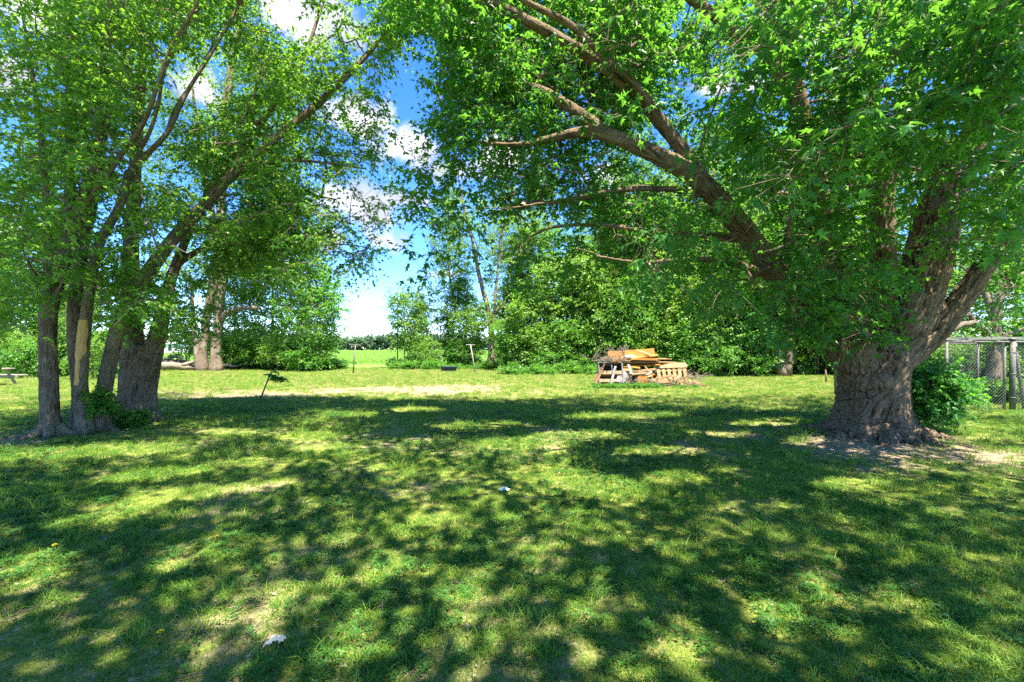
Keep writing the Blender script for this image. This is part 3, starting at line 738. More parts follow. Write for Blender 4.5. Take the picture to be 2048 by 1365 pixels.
# pale dead twigs hanging in its crown
mb = MB()
for rows in ([(1610, 122, 5.2, 5), (1622, 150, 5.2, 5), (1650, 185, 5.2, 4), (1680, 212, 5.2, 2)], [(1598, 305, 5.5, 3), (1635, 316, 5.5, 5), (1665, 306, 5.5, 6), (1708, 312, 5.6, 8), (1770, 300, 6.4, 10)],
             [(1640, 362, 5.5, 3), (1665, 350, 5.5, 4), (1668, 328, 5.5, 5), (1690, 315, 5.55, 5)], [(1760, 305, 6.0, 4), (1810, 330, 5.8, 5), (1865, 345, 5.7, 6), (1900, 346, 5.8, 7), (1990, 330, 7.0, 10)],
             [(1868, 346, 5.7, 5), (1890, 372, 5.7, 5), (1915, 400, 5.7, 6)], [(1880, 350, 5.7, 3), (1875, 335, 5.6, 3), (1878, 325, 5.6, 2)], [(1960, 356, 5.5, 3), (2030, 360, 5.5, 4), (2070, 366, 5.6, 5)],
             [(1100, 335, 7.6, 3), (1160, 345, 7.6, 4), (1210, 330, 7.5, 6)], [(1140, 330, 7.6, 2), (1175, 318, 7.6, 3), (1225, 300, 7.5, 6)]):
    p = limb(rows, 0.06); p[:, :3] += r1.normal(0, 0.006, (len(p), 3)); mb = MB(); mb.tube(p[:, :3], p[:, 3], 5); mb.build('dead_twig', M_DEAD, old, True, TB)

# ------------------------------------------------------------------ the group of maples across the lawn
def y_left(a, b): return lambda u, v, r: a + (b - a) * r.uniform(0, 1, len(u))
A1 = limb([(106, 888, 8.5, 60), (104, 862, 8.5, 48), (100, 830, 8.5, 44), (97, 740, 8.5, 41), (96, 640, 8.5, 40), (110, 560, 8.5, 42), (140, 480, 8.5, 36), (175, 380, 8.5, 30), (205, 260, 8.6, 24), (212, 120, 8.7, 20), (225, -10, 8.8, 17), (240, -200, 8.9, 9)])
A2 = limb([(98, 640, 8.5, 30), (98, 560, 8.4, 25), (95, 450, 8.3, 20), (85, 300, 8.2, 16), (65, 150, 8.1, 12), (40, 0, 8.0, 7)])
A3 = limb([(118, 545, 8.5, 30), (138, 430, 8.8, 25), (140, 250, 9.0, 22), (141, 100, 9.2, 20), (142, -60, 9.3, 15)])
A4 = limb([(160, 430, 8.5, 20), (235, 320, 8.2, 14), (290, 240, 8.0, 12), (340, 100, 7.8, 10), (385, 25, 7.7, 8), (420, -60, 7.5, 5)])
Bq = limb([(160, 872, 9.0, 56), (161, 830, 9.0, 42), (160, 780, 9.0, 36), (150, 680, 9.0, 34), (150, 600, 9.1, 30), (165, 500, 9.2, 26), (190, 380, 9.3, 20), (205, 250, 9.3, 16), (215, 60, 9.3, 12), (220, -80, 9.3, 8)])
Cq = limb([(172, 870, 8.75, 50), (166, 820, 8.72, 36), (162, 770, 8.7, 30), (170, 660, 8.65, 27), (181, 570, 8.6, 24), (200, 485, 8.6, 22), (238, 415, 8.6, 20), (258, 343, 8.6, 18)], 0.08)
C1 = limb([(257, 348, 8.6, 13), (275, 310, 8.55, 11), (302, 258, 8.5, 10), (318, 200, 8.5, 9), (330, 140, 8.45, 8), (374, 55, 8.4, 5)])
C2 = limb([(257, 348, 8.6, 14), (300, 303, 8.6, 13), (335, 265, 8.6, 12), (372, 188, 8.65, 10), (415, 120, 8.7, 8), (450, 60, 8.7, 7), (492, -15, 8.8, 5)])
C3 = limb([(335, 266, 8.6, 10), (352, 215, 8.7, 9), (395, 150, 8.8, 7), (440, 60, 9.0, 5)])
Dq = limb([(205, 872, 9.1, 60), (203, 830, 9.1, 42), (207, 790, 9.1, 36), (222, 710, 9.2, 33), (245, 630, 9.3, 32), (292, 552, 9.4, 32), (345, 480, 9.5, 28), (400, 420, 9.6, 24), (470, 345, 9.8, 21), (560, 270, 10.0, 16), (650, 195, 10.2, 15), (760, 80, 10.5, 9), (800, 10, 10.6, 5)])
D2 = limb([(468, 348, 9.8, 16), (500, 262, 10.0, 11), (560, 200, 10.2, 8), (600, 165, 10.3, 5)])
D3 = limb([(470, 346, 9.8, 12), (550, 322, 10.0, 9), (640, 325, 10.2, 6), (730, 338, 10.4, 4)])
E0 = limb([(276, 852, 10.3, 118), (275, 825, 10.3, 90), (275, 790, 10.3, 80), (281, 730, 10.3, 82), (284, 690, 10.3, 70)])
E1 = limb([(266, 725, 10.3, 58), (263, 650, 10.35, 46), (262, 580, 10.4, 40), (262, 480, 10.5, 32), (268, 380, 10.6, 28), (275, 250, 10.7, 24), (285, 100, 10.8, 19), (300, -60, 10.9, 12)])
E2 = limb([(296, 735, 10.3, 52), (318, 660, 10.3, 36), (336, 580, 10.4, 27), (352, 530, 10.5, 22), (385, 450, 10.8, 17), (440, 350, 11.2, 18), (520, 250, 11.6, 14), (600, 130, 12.0, 10), (645, 10, 12.2, 6)])
E3 = limb([(352, 530, 10.5, 16), (430, 480, 11.0, 11), (510, 432, 11.5, 9), (610, 424, 12.0, 6), (710, 450, 12.3, 4)])

def base_of(u, v, Y): return np.array([(u - U0) / F * Y, Y, 0.0])
def flare_roots(cx, cy, specs):
    def f(mb):
        for a, L, r0 in specs:
            t = np.linspace(0.12, L, 7)
            x, y = cx + t * math.cos(a), cy + t * math.sin(a)
            mb.tube(np.stack([x, y, gz(x, y) + 0.22 * np.exp(-(t - 0.12) / 0.16) - 0.03], -1), r0 * (1 - 0.7 * (t - 0.12) / (L - 0.12)), 8)
    return f
r2 = np.random.default_rng(202)
GL = 'maples standing together across the lawn'
bA = base_of(104, 870, 8.5)
build_maple('maple_tree', 'single straight grey maple trunk standing at the outer end of the trunk group', bA, [A1, A2, A3, A4],
            sample_view(400, -60, 330, y_left(6.6, 10.0), r2), sample_shade_roof(200, -14, -5.0, r2, 9, 13), M_SOFT, M_BARK_GREY, 0.022, 0.02, 0.105,
            flare_roots(bA[0], bA[1], ((4.4, 0.55, 0.10), (5.3, 0.5, 0.09), (3.5, 0.55, 0.09), (0.2, 0.5, 0.09))), GL, 21, furrow=22)
bB = base_of(182, 866, 8.95)
tb = build_maple('maple_tree', 'clump of three slim maple stems, one with a peeled tan strip of bare wood', bB, [Bq, Cq, C1, C2, C3, Dq, D2, D3],
            sample_view(520, 90, 660, y_left(7.6, 11.5), r2), sample_shade_roof(430, -8, -2.0, r2, 9, 13), M_SOFT, M_BARK_GREY, 0.02, 0.018, 0.105,
            flare_roots(bB[0], bB[1], ((4.4, 0.6, 0.14), (5.3, 0.55, 0.12), (3.6, 0.55, 0.12), (0.2, 0.5, 0.12), (4.9, 0.65, 0.10), (2.0, 0.4, 0.16))), GL, 22, furrow=24)
bE = base_of(276, 838, 10.3)
build_maple('maple_tree', 'stout double-trunked maple with a deep seam where its two stems join', bE, [E0, E1, E2, E3],
            np.concatenate([sample_view(380, 200, 560, y_left(9.5, 12.5), r2), sample_view(520, 400, 800, y_left(9.5, 13.5), r2, 0.15), band(300, 540, 775, 60, 560, 10, 13, r2)]), sample_shade_roof(410, -9, 0.0, r2, 9, 13), M_SOFT, M_BARK_GREY, 0.022, 0.02, 0.11,
            flare_roots(bE[0], bE[1], ((4.6, 0.85, 0.15), (5.4, 0.8, 0.14), (3.6, 0.8, 0.14), (0.2, 0.75, 0.14), (4.1, 0.7, 0.12), (2.0, 0.7, 0.14), (5.0, 0.75, 0.10))), GL, 23, furrow=20, droop=0.45)
# peeled strip on the middle stem, facing the lawn
zz = Cq[:, 2]; sel = Cq[(zz > EYE + (V0 - 776) / F * 8.7) & (zz < EYE + (V0 - 638) / F * 8.65)]
nseg, nth = len(sel), 9; V, B = [], []
for k_, (x, y, z, rr) in enumerate(sel):
    t = k_ / (nseg - 1); half = 0.42 + 0.75 * min(1, max(0, (t - 0.40) / 0.12)) if t < 0.93 else 1.17 - (t - 0.93) * 5
    half *= 1 + 0.12 * math.sin(k_ * 1.7); thk = 0.018 + (0.012 if 0.44 < t < 0.5 else 0)
    for a in np.linspace(-half, half, nth):
        ca, sa = math.sin(a + 0.05), -math.cos(a + 0.05)
        edge = 1 - (abs(a) / half) ** 4
        V.append((x + (rr + thk * edge) * ca, y + (rr + thk * edge) * sa, z)); B.append((a * rr, 0, z))
i, j = np.meshgrid(np.arange(nseg - 1), np.arange(nth - 1), indexing='ij')
Q = np.stack([i * nth + j, i * nth + j + 1, (i + 1) * nth + j + 1, (i + 1) * nth + j], -1).reshape(-1, 4)
st = MB(); st.add(np.array(V) - bB, Q, None, np.array(B)); o = st.build('peeled_strip', M_STRIP, tb)
o['label'] = 'tan strip of bare wood where the bark has peeled off'
# pale dead twigs among these stems
mb = MB()
for rows in ([(250, 445, 8.4, 3), (290, 447, 8.3, 5), (308, 480, 8.3, 5), (318, 512, 8.3, 5), (340, 535, 8.3, 4), (345, 565, 8.3, 2)], [(295, 445, 8.3, 4), (330, 480, 8.2, 4), (375, 508, 8.2, 2)],
             [(250, 480, 8.4, 2), (275, 470, 8.4, 4), (300, 475, 8.3, 4)], [(275, 55, 8, 3), (300, 90, 8, 4), (345, 160, 8, 4), (360, 200, 8, 3)], [(480, 40, 8.8, 3), (510, 60, 8.8, 4), (545, 65, 8.8, 3)]):
    p = limb(rows, 0.06); p[:, :3] += r2.normal(0, 0.006, (len(p), 3)); mb = MB(); mb.tube(p[:, :3], p[:, 3], 5); mb.build('dead_twig', M_DEAD, tb, True, bB)

# ------------------------------------------------------------------ sprouts, bushes and background trees
def bush(name, label, cat, loc, w, d, h, n, size, leafmat, seed, kind='maple', lift=0.15, stems=9, per=7, k=6, group=None, shape=0.8, stemmat=None, length=0.35):
    """many-stemmed leafy bush built about its own base"""
    r = np.random.default_rng(seed)
    root = empty(name, loc, label, cat, group)
    q = unit(r.normal(0, 1, (n, 3))) * (r.uniform(0.25, 1, (n, 1)) ** 0.5)
    q *= (0.75 + 0.5 * fbm(q * 2.0 + seed, seed, 2))[:, None]
    cen = np.stack([q[:, 0] * w / 2, q[:, 1] * d / 2, lift + (h - lift) * np.clip(0.5 + 0.5 * q[:, 2], 0.02, 1.2) ** shape], -1)
    nodes = []
    mb = MB()
    for s in range(stems):
        a = r.uniform(0, 6.28); e = np.array([math.cos(a) * w * 0.22, math.sin(a) * d * 0.22, h * r.uniform(0.5, 0.8)])
        t = np.linspace(0, 1, 8)[:, None]; p = t * e + (1 - t) * np.array([math.cos(a), math.sin(a), 0]) * 0.06 * w + np.array([0, 0, 0.12]) * h * t * (1 - t); p[0, 2] = -0.05
        mb.tube(p, np.linspace(0.011, 0.005, 8) * max(1, h / 1.6), 5); nodes.append(p)
    curves, rb, re, outd = connect(np.concatenate(nodes), cen, r)
    b2 = branch_mb(curves, rb * 0.8, re * 0.8, 4)
    mb.build('stems', stemmat or M_BARK_THIN, root)['kind'] = 'stuff'; b2.build('branches', stemmat or M_BARK_THIN, root)['kind'] = 'stuff'
    a = sprays(cen, unit(outd + unit(q) * 0.6), k, per, length, size, 0.2, 0.9, r)
    link_obj('crown', leaves_mesh('leaves', a[0], a[1], a[2], a[3], a[4], leafmat, kind), root)
    return root

g = G(1862, 845)
bush('sprout_bush', 'round bush of maple shoots growing against the old maple trunk', 'bush', (7.62, 8.45, 0), 1.25, 1.0, 1.3, 140, 0.10, M_MAPLE, 31, 'maple', 0.28)
bush('sprout_bush', 'low leafy sprouts between the feet of the grey maple trunks', 'bush', (*base_of(250, 0, 9.5)[:2], 0), 0.7, 0.5, 0.32, 26, 0.07, M_SOFT, 32, 'maple', 0.06, 5, length=0.2)
bush('sprout_bush', 'small upright sprout leafing out beside the leaning maple stem', 'bush', (*base_of(200, 0, 8.75)[:2], 0.05), 0.5, 0.45, 0.75, 22, 0.08, M_SOFT, 33, 'maple', 0.25, 5, length=0.2)

def bg_tree(name, label, loc, stems, crown, n, leafmat, seed, size=0.16, k=6, per=6, length=0.7, group=None, bark=None, crown_only_noise=0.5, cat='tree'):
    """background tree about its base: stems = list of rows (x,y,z,r); crown = list of ellipsoids (x,y,z,rx,ry,rz,weight)"""
    r = np.random.default_rng(seed)
    root = empty(name, loc, label, cat, group)
    mb = MB(); nodes = []
    for s in stems:
        p = smooth_path(s, 0.5); p[:, :3] += np.where(np.arange(len(p))[:, None] > 0, r.normal(0, 0.02, (len(p), 3)), 0)
        mb.tube(p[:, :3], p[:, 3], 9); nodes.append(p[len(p) // 5:, :3])
    mb.build('trunk', bark or M_BARK_POLE, root)
    wts = np.array([c[6] for c in crown], float); ch = r.choice(len(crown), n * 3, p=wts / wts.sum())
    E = np.array([c[:6] for c in crown])[ch]
    q = unit(r.normal(0, 1, (n * 3, 3))) * r.uniform(0.1, 1, (n * 3, 1)) ** 0.45
    cen = E[:, :3] + q * E[:, 3:]
    keep = fbm(cen * 0.9 + seed, seed, 2) > 0.5 - 0.5 * (1 - crown_only_noise)
    cen = cen[keep & (cen[:, 2] > 0.25)][:n]
    curves, rb, re, outd = connect(np.concatenate(nodes), cen, r)
    branch_mb(curves, rb * 1.3, re * 1.3, 4).build('branches', bark or M_BARK_THIN, root)['kind'] = 'stuff'
    a = sprays(cen, outd, k, per, length, size, 0.25, 0.9, r)
    link_obj('crown', leaves_mesh('leaves', a[0], a[1], a[2], a[3], a[4], leafmat, 'diamond'), root)
    return root

def rel(rows, Y, bx):
    """photo-frame rows at depth Y -> rows about a base at (bx, Y, 0)"""
    p = np.array([np.r_[P(u, v, Yy), w / 2 / F * Yy / math.hypot(1, (u - U0) / F)] for (u, v, Yy, w) in rows]); p[:, 0] -= bx; p[:, 1] -= Y; return p

# big two-stemmed tree beyond the sunny strip
bx = (416 - U0) / F * 32
bg_tree('cottonwood_tree', 'tall two-stemmed tree beyond the sunny grass, beside the log pile', (bx, 32, 0),
        [rel([(403, 748, 32, 34), (406, 700, 32, 20), (415, 620, 32, 18), (427, 560, 32, 20), (432, 480, 32, 16), (405, 330, 32, 11), (385, 180, 32, 6)], 32, bx),
         rel([(430, 748, 32, 34), (433, 690, 32, 21), (440, 600, 32, 20), (450, 520, 32, 20), (442, 400, 32, 22), (446, 260, 32, 20), (466, 120, 32, 17), (488, 0, 32, 13), (505, -140, 32, 6)], 32, bx),
         rel([(441, 640, 32, 17), (460, 622, 32, 13), (492, 615, 31.8, 10), (522, 618, 31.5, 6)], 32, bx), rel([(400, 744, 32.2, 18), (390, 680, 32.4, 12), (384, 600, 32.5, 8), (378, 540, 32.5, 4)], 32, bx)],
        [(1.0, 0, 21, 5.5, 4, 5, 3), (-2, 0, 15, 3.5, 3, 4, 1.5), (4.5, 0, 15, 3.2, 3, 3.4, 1.5), (3.5, 0, 8, 2.6, 2, 2.2, 1), (-1.5, 0, 7.5, 1.8, 1.8, 1.5, .6)], 620, M_PALE, 41, 0.20, length=0.8, bark=M_BARK_POLE)

# thin sparse fork-stemmed tree in the middle of the far edge
bx = (980 - U0) / F * 36
bg_tree('hackberry_tree', 'sparse fork-stemmed tree behind the tilted clothesline pole', (bx, 36, 0),
        [rel([(978, 740, 36, 18), (984, 700, 36, 14), (980, 640, 36, 11), (968, 590, 36, 9), (956, 540, 36, 8), (944, 480, 36, 6), (925, 400, 36, 4), (915, 330, 36, 2)], 36, bx),
         rel([(980, 640, 36, 9), (1012, 600, 36, 7), (1050, 555, 36, 6), (1085, 500, 36, 4), (1105, 430, 36, 2)], 36, bx), rel([(984, 690, 36, 8), (990, 600, 36, 6), (1000, 500, 36, 5), (1010, 400, 36, 3)], 36, bx)],
        [(-1.5, 0, 11, 3.6, 2.5, 3.4, 2), (1.5, 0, 9.5, 3, 2.5, 3, 1.5), (-.5, 0, 4, 2.6, 1.6, 1.4, 1.5), (2.5, 0, 5, 2, 1.6, 1.6, 1)], 330, M_PALE, 42, 0.16, per=6, length=0.7)

bx = (1572 - U0) / F * 26
bg_tree('elm_tree', 'leaning twin-trunked tree between the debris pile and the old maple', (bx, 26, 0),
        [rel([(1566, 756, 26, 22), (1557, 720, 26, 18), (1545, 660, 26, 16), (1532, 600, 26, 13), (1510, 520, 26, 9), (1490, 430, 26, 5)], 26, bx),
         rel([(1576, 756, 26, 20), (1577, 710, 26, 17), (1580, 640, 26, 13), (1590, 560, 26, 9), (1600, 470, 26, 5)], 26, bx)],
        [(-1.5, 0, 7.5, 2.6, 2, 2.4, 2), (1, 0, 8, 2.4, 2, 2.4, 2), (0, 0, 5, 2.4, 1.6, 1.2, 1)], 260, M_BACK, 43, 0.16, bark=M_BARK_POLE)

# slender hedgerow trees: four kinds of form, each copied
def slender(seed, h, w, n, leafmat, label, low=0.25):
    r = np.random.default_rng(seed)
    k_ = [(r.normal(0, .15) * t * h * 0.2, r.normal(0, .1) * t, t * h, max(0.10 * (1 - t) * h / 9, 0.012)) for t in np.linspace(0, 1, 7)]
    k_[0] = (0, 0, -0.1, 0.11 * h / 9)
    br = [[(k_[q][0], k_[q][1], k_[q][2], 0.045), (k_[q][0] + sx * w * 0.2, r.normal(0, .3), k_[q][2] + h * .09, 0.03), (k_[q][0] + sx * w * .42, r.normal(0, .5), k_[q][2] + h * .2, 0.012)] for q, sx in ((2, 1), (2, -1), (3, 1), (4, -1))]
    cr = [(k_[q][0] + r.normal(0, .3), 0, k_[q][2], w * f, w * f * .8, h * .15, wt) for q, f, wt in ((1, .40 if low < .2 else .22, 1 if low < .2 else .35), (2, .48, 1), (3, .5, 1), (4, .45, 1), (5, .33, .8), (6, .2, .4))]
    return bg_tree('hedgerow_tree', label, (0, 0, 0), [k_] + br, cr, n, leafmat, seed, 0.20)
SL = [slender(51, 17, 6.2, 460, M_BACK, ''), slender(52, 13.0, 6.4, 460, M_PALE, '', .1), slender(53, 18, 5.2, 330, M_PALE, ''), slender(54, 9.5, 6.2, 440, M_BACK, '', .1)]
SH = [bush('hedgerow_shrub', '', 'shrub', (0, 0, 0), 4.2, 3.0, 3.9, 140, 0.16, M_BACK, 61, 'diamond', 0.3, 8, 6, 6, length=0.6),
      bush('hedgerow_shrub', '', 'shrub', (0, 0, 0), 3.6, 2.6, 3.0, 120, 0.15, M_PALE, 62, 'diamond', 0.15, 7, 6, 6, length=0.5),
      bush('hedgerow_shrub', '', 'shrub', (0, 0, 0), 3.4, 2.6, 5.2, 170, 0.16, M_PALE, 63, 'diamond', 0.4, 6, 6, 6, length=0.6),
      bush('hedgerow_shrub', '', 'shrub', (0, 0, 0), 2.6, 2.0, 1.5, 90, 0.14, M_BACK, 64, 'diamond', 0.05, 7, 6, 6, length=0.4)]
def pole_tree(seed, h, w, n, leafmat):
    r = np.random.default_rng(seed)
    k_ = [(0, 0, -.1, .085), (r.normal(0, .1), 0, h * .2, .075), (r.normal(0, .2), 0, h * .45, .06), (r.normal(0, .3), r.normal(0, .2), h * .7, .04), (r.normal(0, .4), 0, h, .01)]
    br = [[(k_[q][0], k_[q][1], k_[q][2], .035), (k_[q][0] + sx * w * .22, r.normal(0, .3), k_[q][2] + h * .08, .022), (k_[q][0] + sx * w * .42, r.normal(0, .4), k_[q][2] + h * .14, .008)] for q, sx in ((2, 1), (2, -1), (3, 1), (3, -1))]
    cr = [(k_[q][0] + sx * w * .2, 0, k_[q][2] + dz * h, w * .32, w * .28, h * .10, 1) for q, sx, dz in ((2, 1, .08), (2, -1, .04), (3, 1, .05), (3, -1, .08), (4, 0, -.06))]
    return bg_tree('pole_tree', '', (0, 0, 0), [k_] + br, cr, n, leafmat, seed, 0.19)
PT = [pole_tree(57, 12.5, 4.4, 210, M_PALE), pole_tree(58, 11.0, 4.8, 230, M_BACK)]
used = {}
def where(u):
    return ('between the two-stemmed tree and the gap' if u < 700 else 'near the tilted clothesline pole' if u < 1060 else 'between the tilted clothesline pole and the debris pile' if u < 1190 else 'straight behind the debris pile' if u < 1400
            else 'between the debris pile and the leaning twin-trunked tree' if u < 1530 else 'right behind the leaning twin-trunked tree' if u < 1600 else 'between the twin-trunked tree and the old maple')
def place(proto, u, Y, s, label, group):
    x = (u - U0) / F * Y; loc = (x, Y, gz1(x, Y) - 0.02); rz = random.uniform(0, 6.28)
    key = proto.name
    if key not in used:
        used[key] = 1; proto.location = loc; proto.rotation_euler = (0, 0, rz); proto.scale = (s,) * 3; proto['label'] = label
        if group: proto['group'] = group
        return proto
    return copy_thing(proto, loc, rz, (s, s, s * random.uniform(.75, 1.45)) if 'shrub' in key else s, label, group)

HG = 'trees of the hedgerow along the far lawn edge'
LR = 'bushy hedgerow tree '
LS = 'slim tall hedgerow tree '
for (q, u, Y, s) in ((2, 1085, 38, 0.85), (3, 1165, 35, 1.0), (2, 1230, 37, 1.0), (0, 1270, 36, 1.0), (1, 1320, 35, 1.05), (2, 1345, 38, 1.05), (3, 1400, 34, 1.1), (0, 1420, 37, 1.05), (1, 1475, 34, 1.1), (2, 1505, 36, .9), (0, 1195, 42, .9), (1, 1300, 42, 1.0), (1, 1385, 41, 1.05), (0, 1450, 42, 1.0), (1, 1530, 41, 1.0), (0, 1600, 40, 1.0), (1, 1650, 40, 1.0),
                     (0, 1560, 35, 1.0), (3, 1630, 33, 1.1), (1, 1680, 32, 1.1), (0, 1720, 34, .95), (1, 1230, 40, .95), (3, 1035, 37, .8)):
    place(SL[q], u, Y, s, (LS if q in (0, 2) else LR) + ('farther back ' if Y > 39 else '') + where(u), HG)
HS = 'shrubs at the foot of the hedgerow'
for (q, u, Y, s) in ((0, 1030, 33, 1.0), (2, 1062, 32.5, 1.1), (1, 1090, 31.5, 1.1), (2, 1118, 32, 1.15), (0, 1145, 31, 1.05), (2, 1172, 31.5, 1.2), (1, 1200, 30, 1.1), (2, 1232, 30.5, 1.25), (0, 1262, 29.5, 1.1), (2, 1292, 30, 1.25), (1, 1318, 28.5, 1.15), (2, 1348, 29, 1.25),
                     (0, 1376, 28, 1.1), (2, 1404, 28.5, 1.2), (1, 1432, 27.5, 1.15), (2, 1462, 28, 1.2), (0, 1492, 27, 1.1), (2, 1522, 28, 1.2), (1, 1550, 28.5, 1.1), (2, 1604, 28, 1.15), (0, 1640, 27.5, 1.0), (2, 1680, 27.5, 1.1), (1, 1720, 26.5, 1.1), (3, 1100, 30, 1.0), (3, 1160, 29.5, .9), (3, 1395, 26.5, 1.0), (3, 1445, 26, .9), (3, 1500, 26, .9)):
    place(SH[q], u, Y, s, ('rounded dark', 'broad pale', 'upright pale green', 'small low')[q] + ' shrub ' + where(u), HS)
for (q, u, Y, l) in ((0, 1050, 36, 'thin straight trunk standing just past the tilted clothesline pole, leafy at the top'), (1, 1098, 35, 'thin-trunked tree halfway between the tilted clothesline pole and the debris pile'), (0, 1228, 34, 'thin pale trunk rising behind the tipped cabinet end of the debris pile'),
                     (0, 1284, 34, 'thin trunk rising straight behind the long orange board'), (1, 1338, 33, 'thin trunk rising behind the pallet end of the debris pile'), (1, 1392, 32, 'dark thin-trunked tree just past the debris pile'), (0, 1462, 32, 'thin-trunked tree midway from the debris pile to the leaning twin-trunked tree'), (1, 1632, 31, 'thin-trunked tree between the leaning twin-trunked tree and the old maple')):
    place(PT[q], u, Y, 1.0, l, 'thin-trunked trees standing in front of the hedgerow')
# around the gap to the field
place(SL[3], 470, 36, .85, 'bushy tree just past the tall two-stemmed tree', None)
place(SL[1], 838, 39, .45, 'low leafy tree closing in on the field gap from the lawn side', None)
place(SL[3], 930, 38.5, .8, 'bushy tree behind the rounded shrub and the dark blue tub', None)
place(SL[2], 905, 38, .85, 'slim pale tree between the clothesline poles, behind the dark blue tub', None)
place(SL[2], 1010, 41, .9, 'slim pale tree beyond the tilted clothesline pole, behind the fork-stemmed tree', None)
place(SL[3], 620, 33, 1.0, 'broad bushy tree with drooping boughs just before the gap to the field', None)
place(SL[1], 545, 35, .95, 'pale green bushy tree between the tall two-stemmed tree and the broad bushy one', None)
place(SH[3], 610, 31.5, 1.1, 'low dark bush under the broad bushy tree before the field gap', None)
HL = 'shrubs along the field edge behind the grey maple trunks'
for (q, u, Y, s) in ((0, 500, 34, .9), (1, 560, 33, .9), (2, 640, 34.5, .85), (0, 460, 35, .9), (2, 372, 37, .7), (0, 225, 27, .8), (2, 150, 26, .9), (1, 190, 24, .8)):
    place(SH[q], u, Y, s, ('rounded dark', 'broad pale', 'upright pale green')[q] + ' shrub ' + ('glimpsed between the grey maple trunks' if u < 240 else 'just before the tall two-stemmed tree' if u < 400 else 'between the tall two-stemmed tree and the broad bushy tree' if u < 600 else 'at the foot of the broad bushy tree before the field gap'), HL)
place(SH[2], 815, 36.5, .9, 'upright shrub clump standing at the edge of the field gap, behind the lawn', None)
place(SH[1], 852, 36, .75, 'low shrub between the field gap clump and the dark blue tub', None)
place(SH[0], 925, 36.5, .75, 'rounded shrub behind the dark blue tub', None)
SPG = 'thin saplings at the edge of the field gap'
for (u, Y, h_, sd, sl_) in ((795, 37, 7.6, 71, 'thin nearly bare sapling bordering the field gap'), (832, 36.5, 8.6, 72, 'tallest thin sapling beside the field gap'), (858, 37, 7.0, 73, 'thin sapling just before the dark blue tub'), (880, 37.5, 6.4, 74, 'shortest thin sapling, straight behind the dark blue tub')):
    r = np.random.default_rng(sd); lean = r.normal(0, .5)
    bg_tree('sapling', sl_, ((u - U0) / F * Y, Y, 0),
            [[(0, 0, -.1, .055), (lean * .2, 0, h_ * .3, .045), (lean * .6, 0, h_ * .65, .03), (lean, 0, h_, .008)], [(lean * .2, 0, h_ * .3, .03), (lean * .2 - .7, .1, h_ * .55, .02), (lean * .2 - 1.2, .1, h_ * .8, .006)], [(lean * .3, 0, h_ * .4, .03), (lean * .3 + .6, .1, h_ * .6, .018), (lean * .3 + 1.0, 0, h_ * .85, .006)]],
            [(lean * .5, 0, h_ * .6, 1.4, .9, h_ * .36, 1)], 44, M_PALE, sd, 0.14, per=5, length=0.5, group=SPG)
LT = 'trees behind the picnic table'
for (q, u, Y, s, l) in ((3, 20, 30, .95, 'bushy dark green tree straight behind the picnic table'), (1, -60, 32, 1.0, 'pale bushy tree at the very frame edge beyond the picnic table'), (0, 70, 33, .9, 'tall dark tree between the picnic table and the outer grey maple trunk'), (1, 130, 34, .9, 'pale bushy tree showing just past the outer grey maple trunk')):
    place(SL[q], u, Y, s, l, LT)
for (q, u, Y, s) in ((1, 35, 28, .85), (3, 60, 25, 1.0), (0, -30, 29, .9)):
    place(SH[q], u, Y, s, 'leafy shrub behind the picnic table', 'shrubs behind the picnic table')
KT = 'trees beyond the wire kennel'
for (q, u, Y, s) in ((1, 1830, 27, 1.0), (3, 1900, 29, .85), (0, 2090, 24, .8)):
    place(SL[q], u, Y, s, 'green tree beyond the wire kennel', KT)
for (q, u, Y, s) in ((1, 1850, 22, .75), (3, 1905, 20, 1.0), (1, 1960, 21, .7), (3, 2010, 19, 1.0), (1, 2070, 20, .8), (0, 2140, 19, .9)):
    place(SH[q], u, Y, s, 'leafy shrub behind the wire kennel', 'shrubs behind the wire kennel')
# gnarled dark tree behind the kennel
bx = (1975 - U0) / F * 18
bg_tree('mulberry_tree', 'gnarled dark tree with twisted limbs and few leaves behind the wire kennel', (bx, 18, 0),
        [rel([(1985, 785, 18, 42), (1988, 720, 18, 36), (1990, 660, 18, 30), (1996, 600, 18, 24), (2030, 560, 18, 16), (2090, 520, 18, 8)], 18, bx),
         rel([(1990, 690, 18, 24), (1960, 655, 17.6, 22), (1925, 648, 17.3, 18), (1895, 665, 17, 13), (1870, 690, 16.8, 7)], 18, bx), rel([(1992, 640, 18, 24), (1978, 600, 18.2, 18), (1955, 560, 18.4, 12), (1915, 530, 18.6, 6)], 18, bx),
         rel([(1960, 655, 17.6, 12), (1935, 628, 17.3, 10), (1915, 638, 17.2, 6), (1885, 630, 17, 4)], 18, bx), rel([(1990, 700, 18, 20), (2020, 670, 17.6, 16), (2060, 655, 17.3, 10), (2100, 670, 17, 6)], 18, bx)],
        [(0, 0, 5.4, 3, 2, 1.4, 1), (2, 0, 4, 2, 2, 1.0, .7), (-1, 0, 2.4, 1.2, 1, .4, .2)], 110, M_BACK, 44, 0.13, per=5, bark=M_BARK_POLE)

